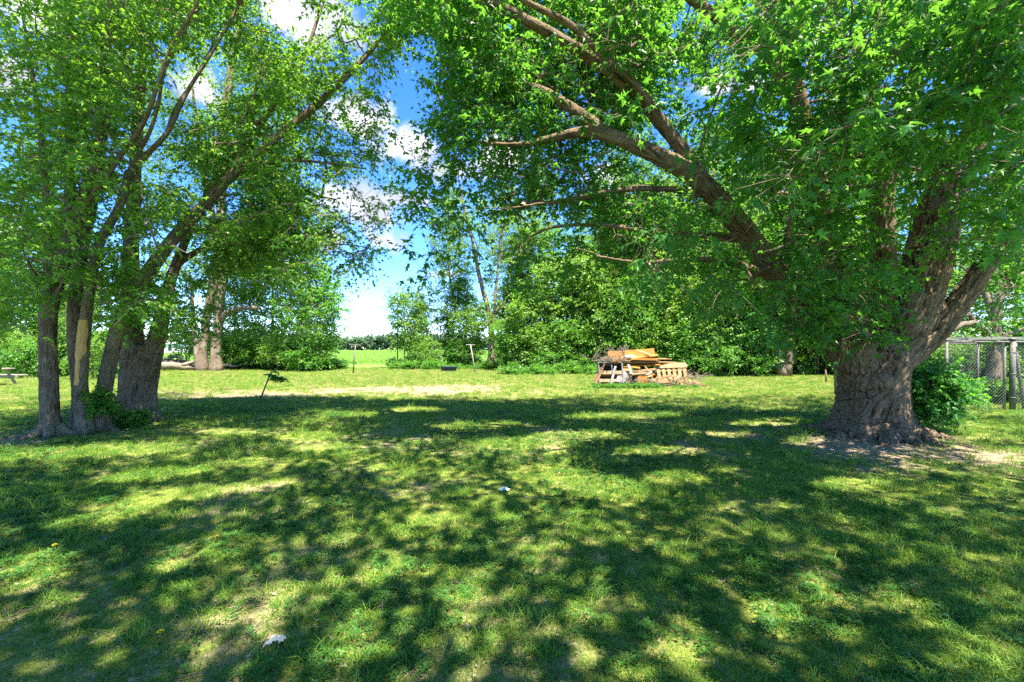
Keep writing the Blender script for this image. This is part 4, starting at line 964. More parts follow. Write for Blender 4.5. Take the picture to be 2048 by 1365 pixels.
# ------------------------------------------------------------------ chain-link kennel
kx, ky = (2025 - U0) / F * 11.65, 11.65
ken = empty('wire_kennel', (kx, ky, gz1(kx, ky)), 'chain-link kennel with galvanised posts and a dark sheet on top', 'kennel')
KH = 1.80
def pole(name, a, b, r, mat=M_STEEL, parent=ken, capped=True):
    mb = MB(); a, b = np.array(a, float), np.array(b, float); d = unit(b - a)
    mb.tube([a, a + (b - a) * .5, b], [r, r, r], 10)
    if capped: mb.tube([b - d * .005, b + d * .015, b + d * .04, b + d * .055], [r * 1.25, r * 1.3, r * 1.0, r * .3], 10)
    return mb.build(name, mat, parent)
lx = (1893 - U0) / F * 11.65 - kx
pole('post', (0, 0, -.1), (0, 0, KH + .03), 0.062)
pole('post', (-0.16, .05, -.1), (-0.15, .05, KH - .03), 0.032, capped=False)
pole('post', (lx, 0, -.1), (lx, 0, KH), 0.035)
pole('post', (0.42, 0.1, -.1), (0.17, 0.1, KH), 0.035, capped=False)
pole('post', (-1.22 + .45, 3.2, -.1), (-1.0 + .5, 2.6, KH), 0.045, capped=False)
pole('post', (3.2, 0, -.1), (3.2, 0, KH), 0.04); pole('post', (3.2, 4, -.1), (3.2, 4, KH), 0.04); pole('post', (lx, 4, -.1), (lx, 4, KH), 0.04); pole('post', (0.6, 4, -.1), (0.6, 4, KH), 0.035)
for a, b in (((lx - .4, 0, KH - .03), (3.3, 0, KH - .03)), ((lx, 4, KH - .03), (3.2, 4, KH - .03)), ((lx, 0, KH - .03), (lx, 4, KH - .03)), ((3.2, 0, KH - .03), (3.2, 4, KH - .03))):
    pole('rail', a, b, 0.024, capped=False)
for z in (.35, .95, 1.5):
    mb = MB(); mb.tube([(0, 0, z - .012), (0, 0, z + .012)], [.068, .068], 12); mb.build('clamp_band', M_STEEL, ken)
def chainlink(p0, p1, h):
    mb = MB(); p0, p1 = np.array(p0, float), np.array(p1, float); L = np.linalg.norm(p1 - p0); d = (p1 - p0) / L; s = 0.085
    for sg in (1, -1):
        for c in np.arange(-h, L + h, s):
            t0, t1 = 0.0, h
            x0 = c; x1 = c + sg * h
            lo, hi = 0.0, 1.0
            for edge, inside in ((0.0, 1), (L, -1)):
                if (x0 - edge) * inside < 0 and (x1 - edge) * inside < 0: lo = 2
                elif (x0 - edge) * inside < 0: lo = max(lo, (edge - x0) / (x1 - x0))
                elif (x1 - edge) * inside < 0: hi = min(hi, (edge - x0) / (x1 - x0))
            if lo >= hi - .01: continue
            a = p0 + d * (x0 + (x1 - x0) * lo) + np.array([0, 0, .05 + h * lo]); b = p0 + d * (x0 + (x1 - x0) * hi) + np.array([0, 0, .05 + h * hi])
            n_ = np.array([-d[1], d[0], 0]) * 0.004 * sg
            mb.tube([a + n_, b + n_], [.0024, .0024], 3, cap=False)
    return mb.build('chain_link_panel', M_WIRE, ken)
chainlink((lx, 0, 0), (-.17, 0, 0), KH - .1); chainlink((.1, 0, 0), (3.2, 0, 0), KH - .1); chainlink((lx, 4, 0), (3.2, 4, 0), KH - .1)
nxg, nyg = 16, 10; xg, yg = np.meshgrid(np.linspace(-.55, 3.1, nxg), np.linspace(.6, 3.9, nyg), indexing='ij')
zg = KH + .04 + .11 * np.sin((yg - .6) / 3.3 * 3.14) + .04 * (n2d(xg.ravel() * 3, yg.ravel() * 3, 1.3, 8).reshape(xg.shape) - .5) - .05 * (xg < -.4)
i, j = np.meshgrid(np.arange(nxg - 1), np.arange(nyg - 1), indexing='ij')
Q = np.stack([i * nyg + j, (i + 1) * nyg + j, (i + 1) * nyg + j + 1, i * nyg + j + 1], -1).reshape(-1, 4)
top = np.stack([xg.ravel(), yg.ravel(), zg.ravel()], -1)
mb = MB(); mb.add(top, Q); mb.add(top - np.array([0, 0, .012]), Q[:, ::-1]); mb.build('roof_sheet', M_TARP, ken)

# ------------------------------------------------------------------ clothesline poles
M_POLE = plain_mat('dull_grey_paint', (0.27, 0.27, 0.25), 0.7, scale=9, col2=(0.16, 0.13, 0.10))
def clothes_pole(base, topp, label, mat):
    b = np.array(base); t = np.array(topp)
    root = empty('clothesline_pole', b, label, 'clothesline pole', 'clothesline poles on the far lawn')
    mb = MB(); mb.tube([(0, 0, -.1), (t - b) * .5, t - b], [.04, .038, .036], 10); mb.build('pole', mat, root)
    cb = MB(); c = t - b; d = np.array([.45, .75, 0]) / np.linalg.norm([.45, .75])
    cb.tube([c - d * .5, c, c + d * .5], [.022, .024, .022], 8); cb.build('crossbar', mat, root)
    for s in (-.45, -.16, .16, .45):
        hk = MB(); hk.tube([c + d * s + np.array([0, 0, .02]), c + d * s + np.array([.0, -.03, -.06]), c + d * s + np.array([0, -.05, -.05])], [.007, .007, .007], 5); hk.build('hook', mat, root)
clothes_pole(G(706, 747), P(711, 690, 29.2), 'dark upright clothesline pole at the edge of the field gap', M_STEEL)
clothes_pole(G(951, 747), P(941, 690, 29.2), 'pale tilted clothesline pole in front of the hedgerow', M_POLE)

# ------------------------------------------------------------------ picnic table
x0, y0 = (-28 - U0) / F * 19.6, 19.6
pt = empty('picnic_table', (x0, y0, gz1(x0, y0)), 'weathered grey wooden picnic table on the sunny grass', 'picnic table', rz=-.05)
M_TABLE = plain_mat('weathered_table_wood', (0.26, 0.23, 0.19), 0.8, scale=16, stretch=WG, col2=(0.25, 0.22, 0.18), bump=0.3)
for k_ in range(5):
    mb = MB(); mb.box((0, -.30 + .15 * k_, .745), (1.8 + .01 * (k_ % 2), .14, .04), None, .006); mb.build('plank', M_TABLE, pt, False)
for sy in (-1, 1):
    for q in (0, 1):
        mb = MB(); mb.box((0, sy * (.66 + .14 * q), .44), (1.8, .13, .04), None, .006); mb.build('seat_plank', M_TABLE, pt, False)
for sx in (-.65, .65):
    for sg in (-1, 1):
        mb = MB(); L = 1.0; mb.box((sx, sg * .40, .36), (.04, .09, .86), rotm(sg * .55), .004); mb.build('leg', M_TABLE, pt, False)
    mb = MB(); mb.box((sx + .045, 0, .40), (.04, 1.5, .09), None, .004); mb.build('crossbeam', M_TABLE, pt, False)
    mb = MB(); mb.box((sx + .045, 0, .70), (.04, .7, .05), None, .004); mb.build('crossbeam', M_TABLE, pt, False)

# ------------------------------------------------------------------ logs and branch heap by the tall tree
def log(label, a, b, r0, r1, seed, fork=None, group=None):
    r = np.random.default_rng(seed); a, b = np.array(a, float), np.array(b, float)
    root = empty('log', a, label, 'log', group)
    t = np.linspace(0, 1, 12)[:, None]; p = (b - a) * t + r.normal(0, .02, (12, 3)) + np.array([0, 0, .06]) * np.sin(t * 7)
    mb = MB(); mb.tube(p, np.linspace(r0, r1, 12) * r.uniform(.92, 1.08, 12), 12)
    if fork is not None: mb.tube([p[5], p[5] + np.array(fork) * .5, p[5] + np.array(fork)], [r1, r1 * .8, r1 * .5], 10)
    mb.build('bark', M_DEAD, root)
    e = MB(); d = unit(p[0] - p[1]); e.tube([p[0] - d * .002, p[0] + d * .012], [r0 * .93, r0 * .9], 12); e.build('cut_end', M_PALEWOOD, root)
log('thick fallen pale log lying in front of the branch heap', P(324, 733, 31.5), P(392, 734, 32.5) + np.array([.2, 0, 0]), .30, .16, 81, (.9, .2, .35))
log('thin pale log on the grass just past the tall two-stemmed tree', P(434, 733, 33), P(492, 729, 33.5), .13, .08, 82)
hx, hy = (345 - U0) / F * 35, 35
hp = empty('branch_heap', (hx, hy, 0), 'heap of cut branches and split wood behind the thick fallen log', 'branch heap')
r = np.random.default_rng(83)
def stick_heap(parent, name, n, w, d, h, rad, length, mat, r, off=(0, 0, 0), flat=.35):
    mb = MB()
    for _ in range(n):
        q = r.uniform(-1, 1, 2); q *= 1 if np.hypot(*q) < 1 else .7
        zt = h * (1 - np.hypot(*q) ** 1.3) * r.uniform(.3, 1) + .05
        c = np.array([q[0] * w / 2, q[1] * d / 2, zt]) + np.array(off); a = r.uniform(0, 6.28); L = length * r.uniform(.4, 1.2)
        v = np.array([math.cos(a), math.sin(a), r.normal(0, flat)]) * L / 2
        p = np.stack([c - v, c + r.normal(0, .04, 3) * L, c + v]); p[:, 2] = np.maximum(p[:, 2], .02)
        k_ = rad * r.uniform(.5, 1.3); mb.tube(p, [k_, k_ * .9, k_ * .6], 4)
    o = mb.build(name, mat, parent); o['kind'] = 'stuff'; return o
stick_heap(hp, 'sticks', 260, 3.6, 2.0, 1.15, .035, 1.1, M_DEAD, r)
stick_heap(hp, 'split_wood', 60, 3.0, 1.6, 1.1, .055, .6, M_PALEWOOD, r)
# white farm building glimpsed behind the heap
fb = empty('farm_building', ((338 - U0) / F * 120, 120, 0), 'white farm building far off across the field', 'building')
mb = MB(); mb.box((0, 0, 1.35), (9, 6, 2.7), None, .01); mb.build('wall', M_BARNWALL, fb, False)
mb = MB()
for sg in (-1, 1): mb.box((0, sg * 1.62, 3.3), (9.6, 3.7, .14), rotm(-sg * .36), .01)
mb.build('roof', M_BARNROOF, fb, False)
for wx in (-3, -.5, 2.5):
    mb = MB(); mb.box((wx, -3.03, 1.5), (1.0, .08, 1.1), None, .004); mb.build('window', M_GLASS, fb, False)

# ------------------------------------------------------------------ dark tub at the field edge
tx, ty = (898 - U0) / F * 31.5, 31.5
tub = empty('plastic_tub', (tx, ty, gz1(tx, ty)), 'long low dark blue tub lying at the field edge behind the clothesline poles', 'tub')
def loft(prof, n=24, pw=3.0):
    mb = MB(); th = np.linspace(0, 6.2832, n, endpoint=False); V = []
    for (z, a, b) in prof:
        c, s = np.cos(th), np.sin(th); V.append(np.stack([a * np.sign(c) * np.abs(c) ** (2 / pw), b * np.sign(s) * np.abs(s) ** (2 / pw), np.full(n, z)], -1))
    m = len(prof); i, j = np.meshgrid(np.arange(m - 1), np.arange(n), indexing='ij'); k_ = (j + 1) % n
    mb.add(np.concatenate(V), np.stack([i * n + j, i * n + k_, (i + 1) * n + k_, (i + 1) * n + j], -1).reshape(-1, 4)); return mb
loft([(.0, .50, .22), (.28, .55, .27), (.36, .57, .29), (.36, .52, .24), (.05, .46, .19), (.05, .01, .01)]).build('body', M_TUB, tub)
loft([(.33, .60, .32), (.37, .61, .33), (.385, .59, .31), (.36, .55, .27)]).build('rim', M_TUB, tub)

# ------------------------------------------------------------------ small things on the lawn
def dandelion(u, v, label):
    g = G(u, v + 6); root = empty('dandelion', g, label, 'flower', 'dandelions in the lawn'); r = np.random.default_rng(int(u))
    lean = r.normal(0, .015, 2); h = r.uniform(.05, .075)
    mb = MB(); mb.tube([(0, 0, 0), (lean[0] * .4, lean[1] * .4, h * .5), (lean[0], lean[1], h)], [.003, .0025, .0025], 6); mb.build('stem', M_STALK, root)
    fl = MB(); c = np.array([lean[0], lean[1] - .004, h])
    for ring, (nn, rr, up) in enumerate(((16, .018, .003), (13, .013, .007), (9, .007, .010))):
        for a in np.linspace(0, 6.283, nn, endpoint=False) + ring:
            d = np.array([math.cos(a), math.sin(a), 0]); s = np.array([-d[1], d[0], 0]) * .0035
            V = [c + s * .6, c - s * .6, c + d * rr - s + [0, 0, up], c + d * rr + s + [0, 0, up]]; fl.add(V, [[0, 1, 2, 3]])
    fl.build('flower_head', M_YELLOW, root)
for (u, v, l) in ((228, 1057, 'yellow dandelion in the shade, below the outer grey maple trunk'), (435, 1072, 'yellow dandelion at the edge of a sun patch, midway down the lawn'), (112, 1094, 'yellow dandelion beside the pale sun patch at the lawn edge'),
                  (530, 980, 'yellow dandelion at the end of the bare dirt streak'), (567, 1026, 'tiny yellow dandelion in shaded grass past the bare dirt streak'), (670, 1050, 'small yellow dandelion in shaded grass, middle of the lawn'),
                  (318, 1270, 'yellow dandelion nearest the white plastic scrap'), (1868, 987, 'yellow dandelion on worn ground before the old maple'), (1989, 990, 'yellow dandelion near the frame edge before the old maple'), (2002, 1081, 'large yellow dandelion in the grass, closest to the camera of those by the old maple')):
    dandelion(u, v, l)

def scrap(name, g, w, d, seed, mat, label, fold=None):
    r = np.random.default_rng(seed); n, k_ = 18, 12
    a, b = np.meshgrid(np.linspace(-1, 1, n), np.linspace(-1, 1, k_), indexing='ij')
    x = a * w / 2 * (1 - .25 * b * b) ; y = b * d / 2 * (1 - .35 * a * a)
    if fold == 'hook': y = y - .9 * d * np.clip(-a - .25, 0, 1) ** 1.2
    z = .012 + .012 * (1 - a * a) * (1 - .6 * b * b) + .035 * (fbm(np.stack([a.ravel() * 4, b.ravel() * 3, np.full(a.size, seed)], -1), seed, 2).reshape(a.shape) - .5)
    i, j = np.meshgrid(np.arange(n - 1), np.arange(k_ - 1), indexing='ij')
    Q = np.stack([i * k_ + j, (i + 1) * k_ + j, (i + 1) * k_ + j + 1, i * k_ + j + 1], -1).reshape(-1, 4)
    V = np.stack([x.ravel(), y.ravel(), z.ravel()], -1); mb = MB(); mb.add(V, Q); mb.add(V - [0, 0, .002], Q[:, ::-1])
    o = mb.build(name, mat, None); o.location = tuple(float(q) for q in g); return tag(o, label, 'litter')
gq = G(553, 1276); gq[2] += .02
scrap('plastic_scrap', gq, .10, .068, 91, M_SCRAP, 'crumpled white plastic scrap lying in the grass', 'hook')
gq = G(1008, 980); gq[2] += .02
scrap('plastic_dish', gq, .13, .11, 92, M_TEAL, 'pale teal dented plastic dish half sunk in the grass')
g = G(768, 1222); mb = MB(); mb.tube([(0, 0, 0), (-.008, 0, .06), (-.012, 0, .13)], [.003, .0025, .001], 5); mb.tube([(-.008, 0, .06), (.01, 0, .1), (.012, 0, .12)], [.002, .002, .001], 5)
o = mb.build('dry_stalk', M_DEAD, None); o.location = tuple(g); tag(o, 'single dry brown stalk standing in the shaded grass', 'stalk')
# young sapling standing in the sun
g = G(520, 800); sp = empty('sapling', g, 'tiny crooked sapling with one leafy side shoot alone on the sunny strip', 'sapling')
mb = MB(); Yg = g[1]
pp = np.array([np.r_[P(u, v, Yg), w / 2 / F * Yg] for u, v, w in ((520, 801, 3), (528, 780, 3), (537, 757, 2.5), (543, 745, 2))]); pp[:, :3] -= g
mb.tube(pp[:, :3], pp[:, 3], 6); q2 = np.array([P(u, v, Yg) for u, v in ((535, 763), (548, 758), (562, 760))]) - g; mb.tube(q2, [.012, .009, .005], 5); mb.build('stem', M_BARK_POLE, sp)
cen = np.array([P(u, v, Yg) for u, v in ((545, 750), (556, 753), (540, 752), (543, 756), (550, 755), (557, 758), (566, 760), (542, 743), (538, 748), (521, 800))]) - g
r = np.random.default_rng(93); a = sprays(cen, np.tile([[1.0, 0, .1]], (len(cen), 1)), 5, 6, .15, .10, .2, .8, r)
link_obj('leaves', leaves_mesh('leaves', *a[:5], M_MAPLE, 'maple_far'), sp)

# ------------------------------------------------------------------ debris pile of boards and broken furniture
PX, PY = (1295 - U0) / F * 20.0, 20.0
PZ = gz1(PX, PY)
def pp_(u, v, Y=20.0): return P(u, v, Y)
def board(name, label, a, b, w, t, mat, roll=0.0, group=None, cat='plank'):
    """board from a to b (ends of its centre line), w wide, t thick; roll turns it about its length (0 = lying flat)"""
    a, b = np.array(a, float), np.array(b, float); L = np.linalg.norm(b - a); x = (b - a) / L
    y = np.cross([0, 0, 1.0], x); y /= np.linalg.norm(y); z = np.cross(x, y)
    y2, z2 = y * math.cos(roll) + z * math.sin(roll), -y * math.sin(roll) + z * math.cos(roll)
    mb = MB(); mb.box((0, 0, 0), (L, w, t), np.stack([x, y2, z2], 1), min(.006, t * .3)); c = (a + b) / 2
    o = mb.build(name, mat, None, False); o.location = tuple(c); return tag(o, label, cat, group)
# orange boards on top
board('plank', 'long orange stained board standing on edge on top of the debris pile', pp_(1217, 713, 19.9), pp_(1309, 706, 20.3), .40, .03, M_ORANGE, 1.35)
board('plank', 'short yellow-brown board lying over the long orange board', pp_(1275, 702, 19.75), pp_(1300, 709, 19.6), .12, .035, M_TANWOOD, .9)
board('plank', 'pale short board end poking out below the long orange board', pp_(1249, 713.5, 19.4), pp_(1270, 713, 19.7), .13, .05, M_WHITE, .9)
board('plank', 'thick orange beam under the long orange board', pp_(1262, 718, 19.5), pp_(1314, 712, 19.8), .14, .10, M_ORANGE, .5)
board('plank', 'orange plank sloping up from the twig heap to the long orange board', pp_(1226, 722, 19.3), pp_(1262, 710, 19.6), .10, .04, M_ORANGE, .9)
r = np.random.default_rng(95)
pg = 'brown planks stacked flat in the middle of the debris pile'
for k_ in range(11):
    v0 = 719 + 2.6 * (k_ % 6) + r.uniform(-1, 1); u0, u1 = r.uniform(1222, 1265), r.uniform(1305, 1345)
    board('plank', 'brown weathered plank stacked flat in the middle of the debris pile', pp_(u0, v0 + r.uniform(-1, 1.5), 19.4 + .12 * (k_ // 3) + r.uniform(-.05, .05)), pp_(u1, v0 + r.uniform(-1.5, 2.0), 19.5 + .15 * (k_ // 3) + r.uniform(-.15, .2)), r.uniform(.09, .16), r.uniform(.03, .06), (M_ORANGE, M_BROWNWOOD, M_TANWOOD, M_BROWNWOOD)[k_ % 4], r.uniform(-.2, .4), pg)
board('plank', 'longest thin tan board jutting past the stacked planks', pp_(1270, 724, 19.4), pp_(1353, 725.5, 19.7), .09, .035, M_TANWOOD, .3)
board('plank', 'thin brown board with a broken end above the longest tan board', pp_(1280, 718, 19.8), pp_(1341, 719, 19.9), .10, .04, M_BROWNWOOD, .4)
# tipped grey cabinet
cab = empty('cabinet', (0, 0, 0), 'tipped grey cabinet carcass with black inside and pale shelves in the debris pile', 'cabinet')
cbase = pp_(1222, 768, 19.2); cab.location = tuple(cbase); cab.rotation_euler = (math.radians(-26), 0, math.radians(-4))
for nm, c, s, mt in (('side_panel', (-.49, 0, .42), (.04, .42, .98), M_GREYPAINT), ('side_panel', (.49, 0, .42), (.05, .42, .98), M_GREYPAINT), ('back_panel', (0, .20, .42), (.94, .02, .96), M_BLACK), ('top_panel', (0, 0, .90), (.93, .42, .03), M_GREYPAINT),
                     ('shelf', (0, 0, .44), (.93, .36, .16), M_PALEWOOD), ('shelf', (0, 0, .08), (.93, .36, .14), M_PALEWOOD), ('divider', (.05, -.2, .5), (.03, .03, .84), M_GREYPAINT)):
    mb = MB(); mb.box(c, s, None, .004); mb.build(nm, mt, cab, False)
board('plywood_panel', 'grey plywood panel leaning against the tipped cabinet', pp_(1243, 766, 18.9), pp_(1252, 742, 19.35), .52, .02, M_GREYPAINT, .25, None, 'panel')
board('plank', 'white painted board leaning upright beside the grey plywood panel', pp_(1268, 766, 18.8), pp_(1257, 730, 19.3), .14, .035, M_WHITE, .3)
board('plank', 'white flaking strip leaning low against the wooden box', pp_(1288, 752, 19.0), pp_(1303, 744, 19.3), .10, .03, M_WHITE, .8)
board('plank', 'rust brown board leaning at the outer end of the tipped cabinet', pp_(1187, 762, 19.1), pp_(1205, 734, 19.5), .11, .03, M_BROWNWOOD, .3)
board('plank', 'tan board propped steeply behind the wooden box', pp_(1298, 744, 19.2), pp_(1288, 730, 19.5), .10, .04, M_TANWOOD, .4)
board('plank', 'dark grey plank slanting across the open front of the tipped cabinet', pp_(1222, 768, 18.75), pp_(1231, 733, 19.2), .10, .03, M_GREYPAINT, .3)
board('plank', 'dark brown plank slanting off the outer side of the tipped cabinet', pp_(1192, 768, 18.9), pp_(1209, 728, 19.4), .09, .035, M_BROWNWOOD, .5)
# upright wooden box with lid
bxp = pp_(1281, 771, 18.8); wb = empty('wooden_box', (bxp[0], bxp[1], gz1(bxp[0], bxp[1])), 'upright box of orange-brown boards with a pale lid before the stacked planks', 'box', rz=.15)
for k_ in range(4):
    mb = MB(); mb.box((-.15 + .1 * k_, -.19, .26), (.094, .025, .52 + .01 * (k_ % 2)), None, .003); mb.build('board', M_ORANGE, wb, False)
    mb = MB(); mb.box((-.15 + .1 * k_, .19, .26), (.094, .025, .52), None, .003); mb.build('board', M_ORANGE, wb, False)
for sx in (-1, 1):
    mb = MB(); mb.box((sx * .212, 0, .26), (.022, .40, .52), None, .003); mb.build('side_board', M_BROWNWOOD, wb, False)
mb = MB(); mb.box((-.10, 0, .555), (.72, .46, .05), rotm(0, -.05, 0), .006); mb.build('lid', M_PALEWOOD, wb, False)
# pallet leaning at the far end
pal = empty('pallet', tuple(pp_(1346, 766, 19.2)), 'pale wooden pallet with spaced slats leaning at the outer end of the debris pile', 'pallet'); pal.rotation_euler = (math.radians(-30), math.radians(-2), math.radians(-4))
for k_ in range(6):
    mb = MB(); mb.box((-.52 + .22 * k_, 0, .36), (.13, .03, .72), None, .004, .003); mb.build('slat', (M_PALEWOOD, M_TANWOOD)[k_ % 2], pal, False)
mb = MB(); mb.box((.03, -.035, .80), (1.32, .035, .24), None, .004); mb.build('top_board', M_PALEWOOD, pal, False)
for z in (.12, .60):
    mb = MB(); mb.box((.03, .06, z), (1.3, .08, .09), None, .004); mb.build('stringer', M_TANWOOD, pal, False)
sg_ = 'small wood scraps strewn along the foot of the debris pile'
for k_ in range(26):
    u0 = r.uniform(1262, 1385); v0 = r.uniform(742 if u0 < 1305 else 758, 771); Yb = 19.4 - (v0 - 742) * .025; L = r.uniform(10, 32); a = r.uniform(-.5, .5) if k_ % 3 else r.uniform(.7, 1.4) * random.choice((-1, 1))
    board('wood_scrap', 'small broken wood scrap strewn along the foot of the debris pile', pp_(u0, v0, Yb), pp_(u0 + L * math.cos(a), v0 - L * math.sin(a) * .6, Yb + r.uniform(.0, .3)), r.uniform(.04, .12), r.uniform(.015, .04), (M_TANWOOD, M_BROWNWOOD, M_PALEWOOD, M_ORANGE, M_BROWNWOOD)[k_ % 5], r.uniform(0, .8), sg_, 'scrap')
board('wood_scrap', 'reddish brown broken board at the foot of the pallet', pp_(1316, 764, 18.7), pp_(1336, 763, 18.8), .18, .04, plain_mat('red_brown_wood', (0.40, 0.10, 0.03), .7, scale=14, stretch=WG, col2=(.22, .05, .02)), .7, None, 'scrap')
# brush of dry twigs in the pile
def brush(label, c, n, spread, L, seed, up=.3):
    r = np.random.default_rng(seed); root = empty('dry_brush', c, label, 'brush'); mb = MB(); s2 = MB()
    for _ in range(n):
        b = r.normal(0, 1, 3) * np.array(spread); d = unit(np.array([r.normal(0, 1), r.normal(0, .6), abs(r.normal(up, .5))])); l = L * r.uniform(.5, 1.2)
        p = np.stack([b, b + d * l * .5 + r.normal(0, .03, 3), b + d * l]); p[:, 2] = np.maximum(p[:, 2], .0); mb.tube(p, [.012, .009, .004], 4)
        for _q in range(4):
            t = r.uniform(.3, .95); o_ = b + d * l * t; e = o_ + unit(d + r.normal(0, .7, 3)) * l * .35; e[2] = max(e[2], 0); s2.tube([o_, (o_ + e) / 2 + r.normal(0, .01, 3), e], [.006, .005, .003], 3, cap=False)
    o = mb.build('branches', M_DEAD, root); o['kind'] = 'stuff'; o = s2.build('twigs', M_DEAD, root); o['kind'] = 'stuff'
brush('dry pale twigs sticking up behind the long orange board', pp_(1247, 707, 20.4), 24, (.35, .15, .05), .5, 97, .5)
brush('tangle of dry grey twigs draped over the tipped cabinet', pp_(1222, 722, 19.4), 60, (.38, .2, .07), .6, 98, .0)
brush('dry twigs spilling past the pallet at the end of the debris pile', pp_(1380, 758, 19.5), 36, (.35, .25, .06), .6, 99, .25)
brush('flat mat of grey twigs on the grass before the pallet', pp_(1365, 772, 18.6), 26, (.5, .15, .02), .5, 100, .02)
brush('fan of pale twigs between the plywood panel and the wooden box', pp_(1262, 768, 18.6), 26, (.14, .08, .02), .55, 102, .5)
brush('small bundle of twigs between the wooden box and the pallet', pp_(1303, 768, 18.7), 22, (.28, .12, .05), .5, 103, .15)
# dark core of the heap: old planks underneath
for k_ in range(12):
    u0 = r.uniform(1225, 1320); v0 = r.uniform(728, 764)
    board('plank', 'half hidden plank buried inside the debris pile', pp_(u0, v0, 20.2 + r.uniform(-.2, .4)), pp_(u0 + r.uniform(25, 60), v0 + r.uniform(-8, 8), 20.2 + r.uniform(-.2, .4)), r.uniform(.12, .24), .05, (M_BROWNWOOD, M_ORANGE, M_TANWOOD)[k_ % 3], r.uniform(0, 1.2), 'planks buried inside the debris pile')

# short post by the hedgerow
g = G(1652, 765); mb = MB(); mb.tube([(0, 0, -.05), (.01, 0, .3), (-.02, 0, .6)], [.045, .035, .03], 9); o = mb.build('wooden_stub', M_BARK_POLE, None); o.location = tuple(g); tag(o, 'short dark wooden stub in the grass beside the old maple', 'post')

# ------------------------------------------------------------------ grass, clover, dead leaves, crop
def instancer(name, pts, rot, scl, sources, mat_kind='stuff'):
    me = bpy.data.meshes.new(name + '_points'); n = len(pts); me.vertices.add(n); me.vertices.foreach_set('co', np.asarray(pts, np.float32).ravel())
    a = me.attributes.new('rot', 'FLOAT_VECTOR', 'POINT'); a.data.foreach_set('vector', np.asarray(rot, np.float32).ravel())
    a = me.attributes.new('scl', 'FLOAT', 'POINT'); a.data.foreach_set('value', np.asarray(scl, np.float32))
    a = me.attributes.new('pick', 'INT', 'POINT'); a.data.foreach_set('value', rng.integers(0, len(sources), n).astype(np.int32))
    o = link_obj(name, me); o['kind'] = mat_kind
    ng = bpy.data.node_groups.new(name + '_scatter', 'GeometryNodeTree')
    ng.interface.new_socket('Geometry', in_out='INPUT', socket_type='NodeSocketGeometry'); ng.interface.new_socket('Geometry', in_out='OUTPUT', socket_type='NodeSocketGeometry')
    nd, new, link = nodes_of(ng); gi = new('NodeGroupInput'); go = new('NodeGroupOutput'); ip = new('GeometryNodeInstanceOnPoints'); jn = new('GeometryNodeJoinGeometry')
    for s in sources:
        oi = new('GeometryNodeObjectInfo'); oi.inputs['Object'].default_value = s; oi.inputs['As Instance'].default_value = True; link(oi.outputs['Geometry'], jn.inputs[0])
    def na(nm, t):
        q = new('GeometryNodeInputNamedAttribute', data_type=t); q.inputs['Name'].default_value = nm; return q.outputs[0]
    link(gi.outputs[0], ip.inputs['Points']); link(jn.outputs[0], ip.inputs['Instance']); ip.inputs['Pick Instance'].default_value = True
    link(na('pick', 'INT'), ip.inputs['Instance Index']); link(na('rot', 'FLOAT_VECTOR'), ip.inputs['Rotation']); link(na('scl', 'FLOAT'), ip.inputs['Scale'])
    link(ip.outputs[0], go.inputs[0]); md = o.modifiers.new('scatter', 'NODES'); md.node_group = ng
    return o
def source(name, me): return bpy.data.objects.new(name, me)     # scatter source, not linked to the scene

def blade_mat(name, dark, light, trans, tf=.35, pos_scale=.5, yellow=(.22, .22, .04)):
    m, new, link, out = mat_new(name)
    at = new('ShaderNodeAttribute', attribute_name='tint'); oi = new('ShaderNodeObjectInfo')
    mxv = new('ShaderNodeMath', operation='MULTIPLY_ADD'); mxv.inputs[1].default_value = .5; link(oi.outputs['Random'], mxv.inputs[0])
    h_ = new('ShaderNodeMath', operation='MULTIPLY'); h_.inputs[1].default_value = .5; link(at.outputs['Fac'], h_.inputs[0]); link(h_.outputs[0], mxv.inputs[2])
    r_ = ramp(new, [(.1, dark), (.7, light), (1.0, yellow)]); link(mxv.outputs[0], r_.inputs[0])
    p = new('ShaderNodeBsdfPrincipled'); p.inputs['Roughness'].default_value = .5; p.inputs['Specular IOR Level'].default_value = .3; link(r_.outputs[0], p.inputs['Base Color'])
    t = new('ShaderNodeBsdfTranslucent'); mx = new('ShaderNodeMix', data_type='RGBA'); mx.inputs['Factor'].default_value = .5; mx.inputs[7].default_value = (*trans, 1); link(r_.outputs[0], mx.inputs[6]); link(mx.outputs[2], t.inputs['Color'])
    ms = new('ShaderNodeMixShader'); ms.inputs[0].default_value = tf; link(p.outputs[0], ms.inputs[1]); link(t.outputs[0], ms.inputs[2]); link(ms.outputs[0], out.inputs['Surface']); return m
M_GRASS = blade_mat('grass_blade', (.046, .155, .024), (.16, .275, .03), (.32, .50, .035), yellow=(.34, .34, .06))
M_STRAW = blade_mat('dry_grass_blade', (.17, .14, .05), (.37, .32, .13), (.40, .34, .10), .3, yellow=(.45, .40, .18))
M_CLOVER = blade_mat('clover_leaf', (.020, .085, .014), (.045, .135, .02), (.18, .32, .03), .35, yellow=(.10, .2, .03))
M_LITTER = blade_mat('dead_leaf', (.12, .085, .05), (.30, .235, .16), (.25, .18, .1), .15, yellow=(.5, .45, .37))

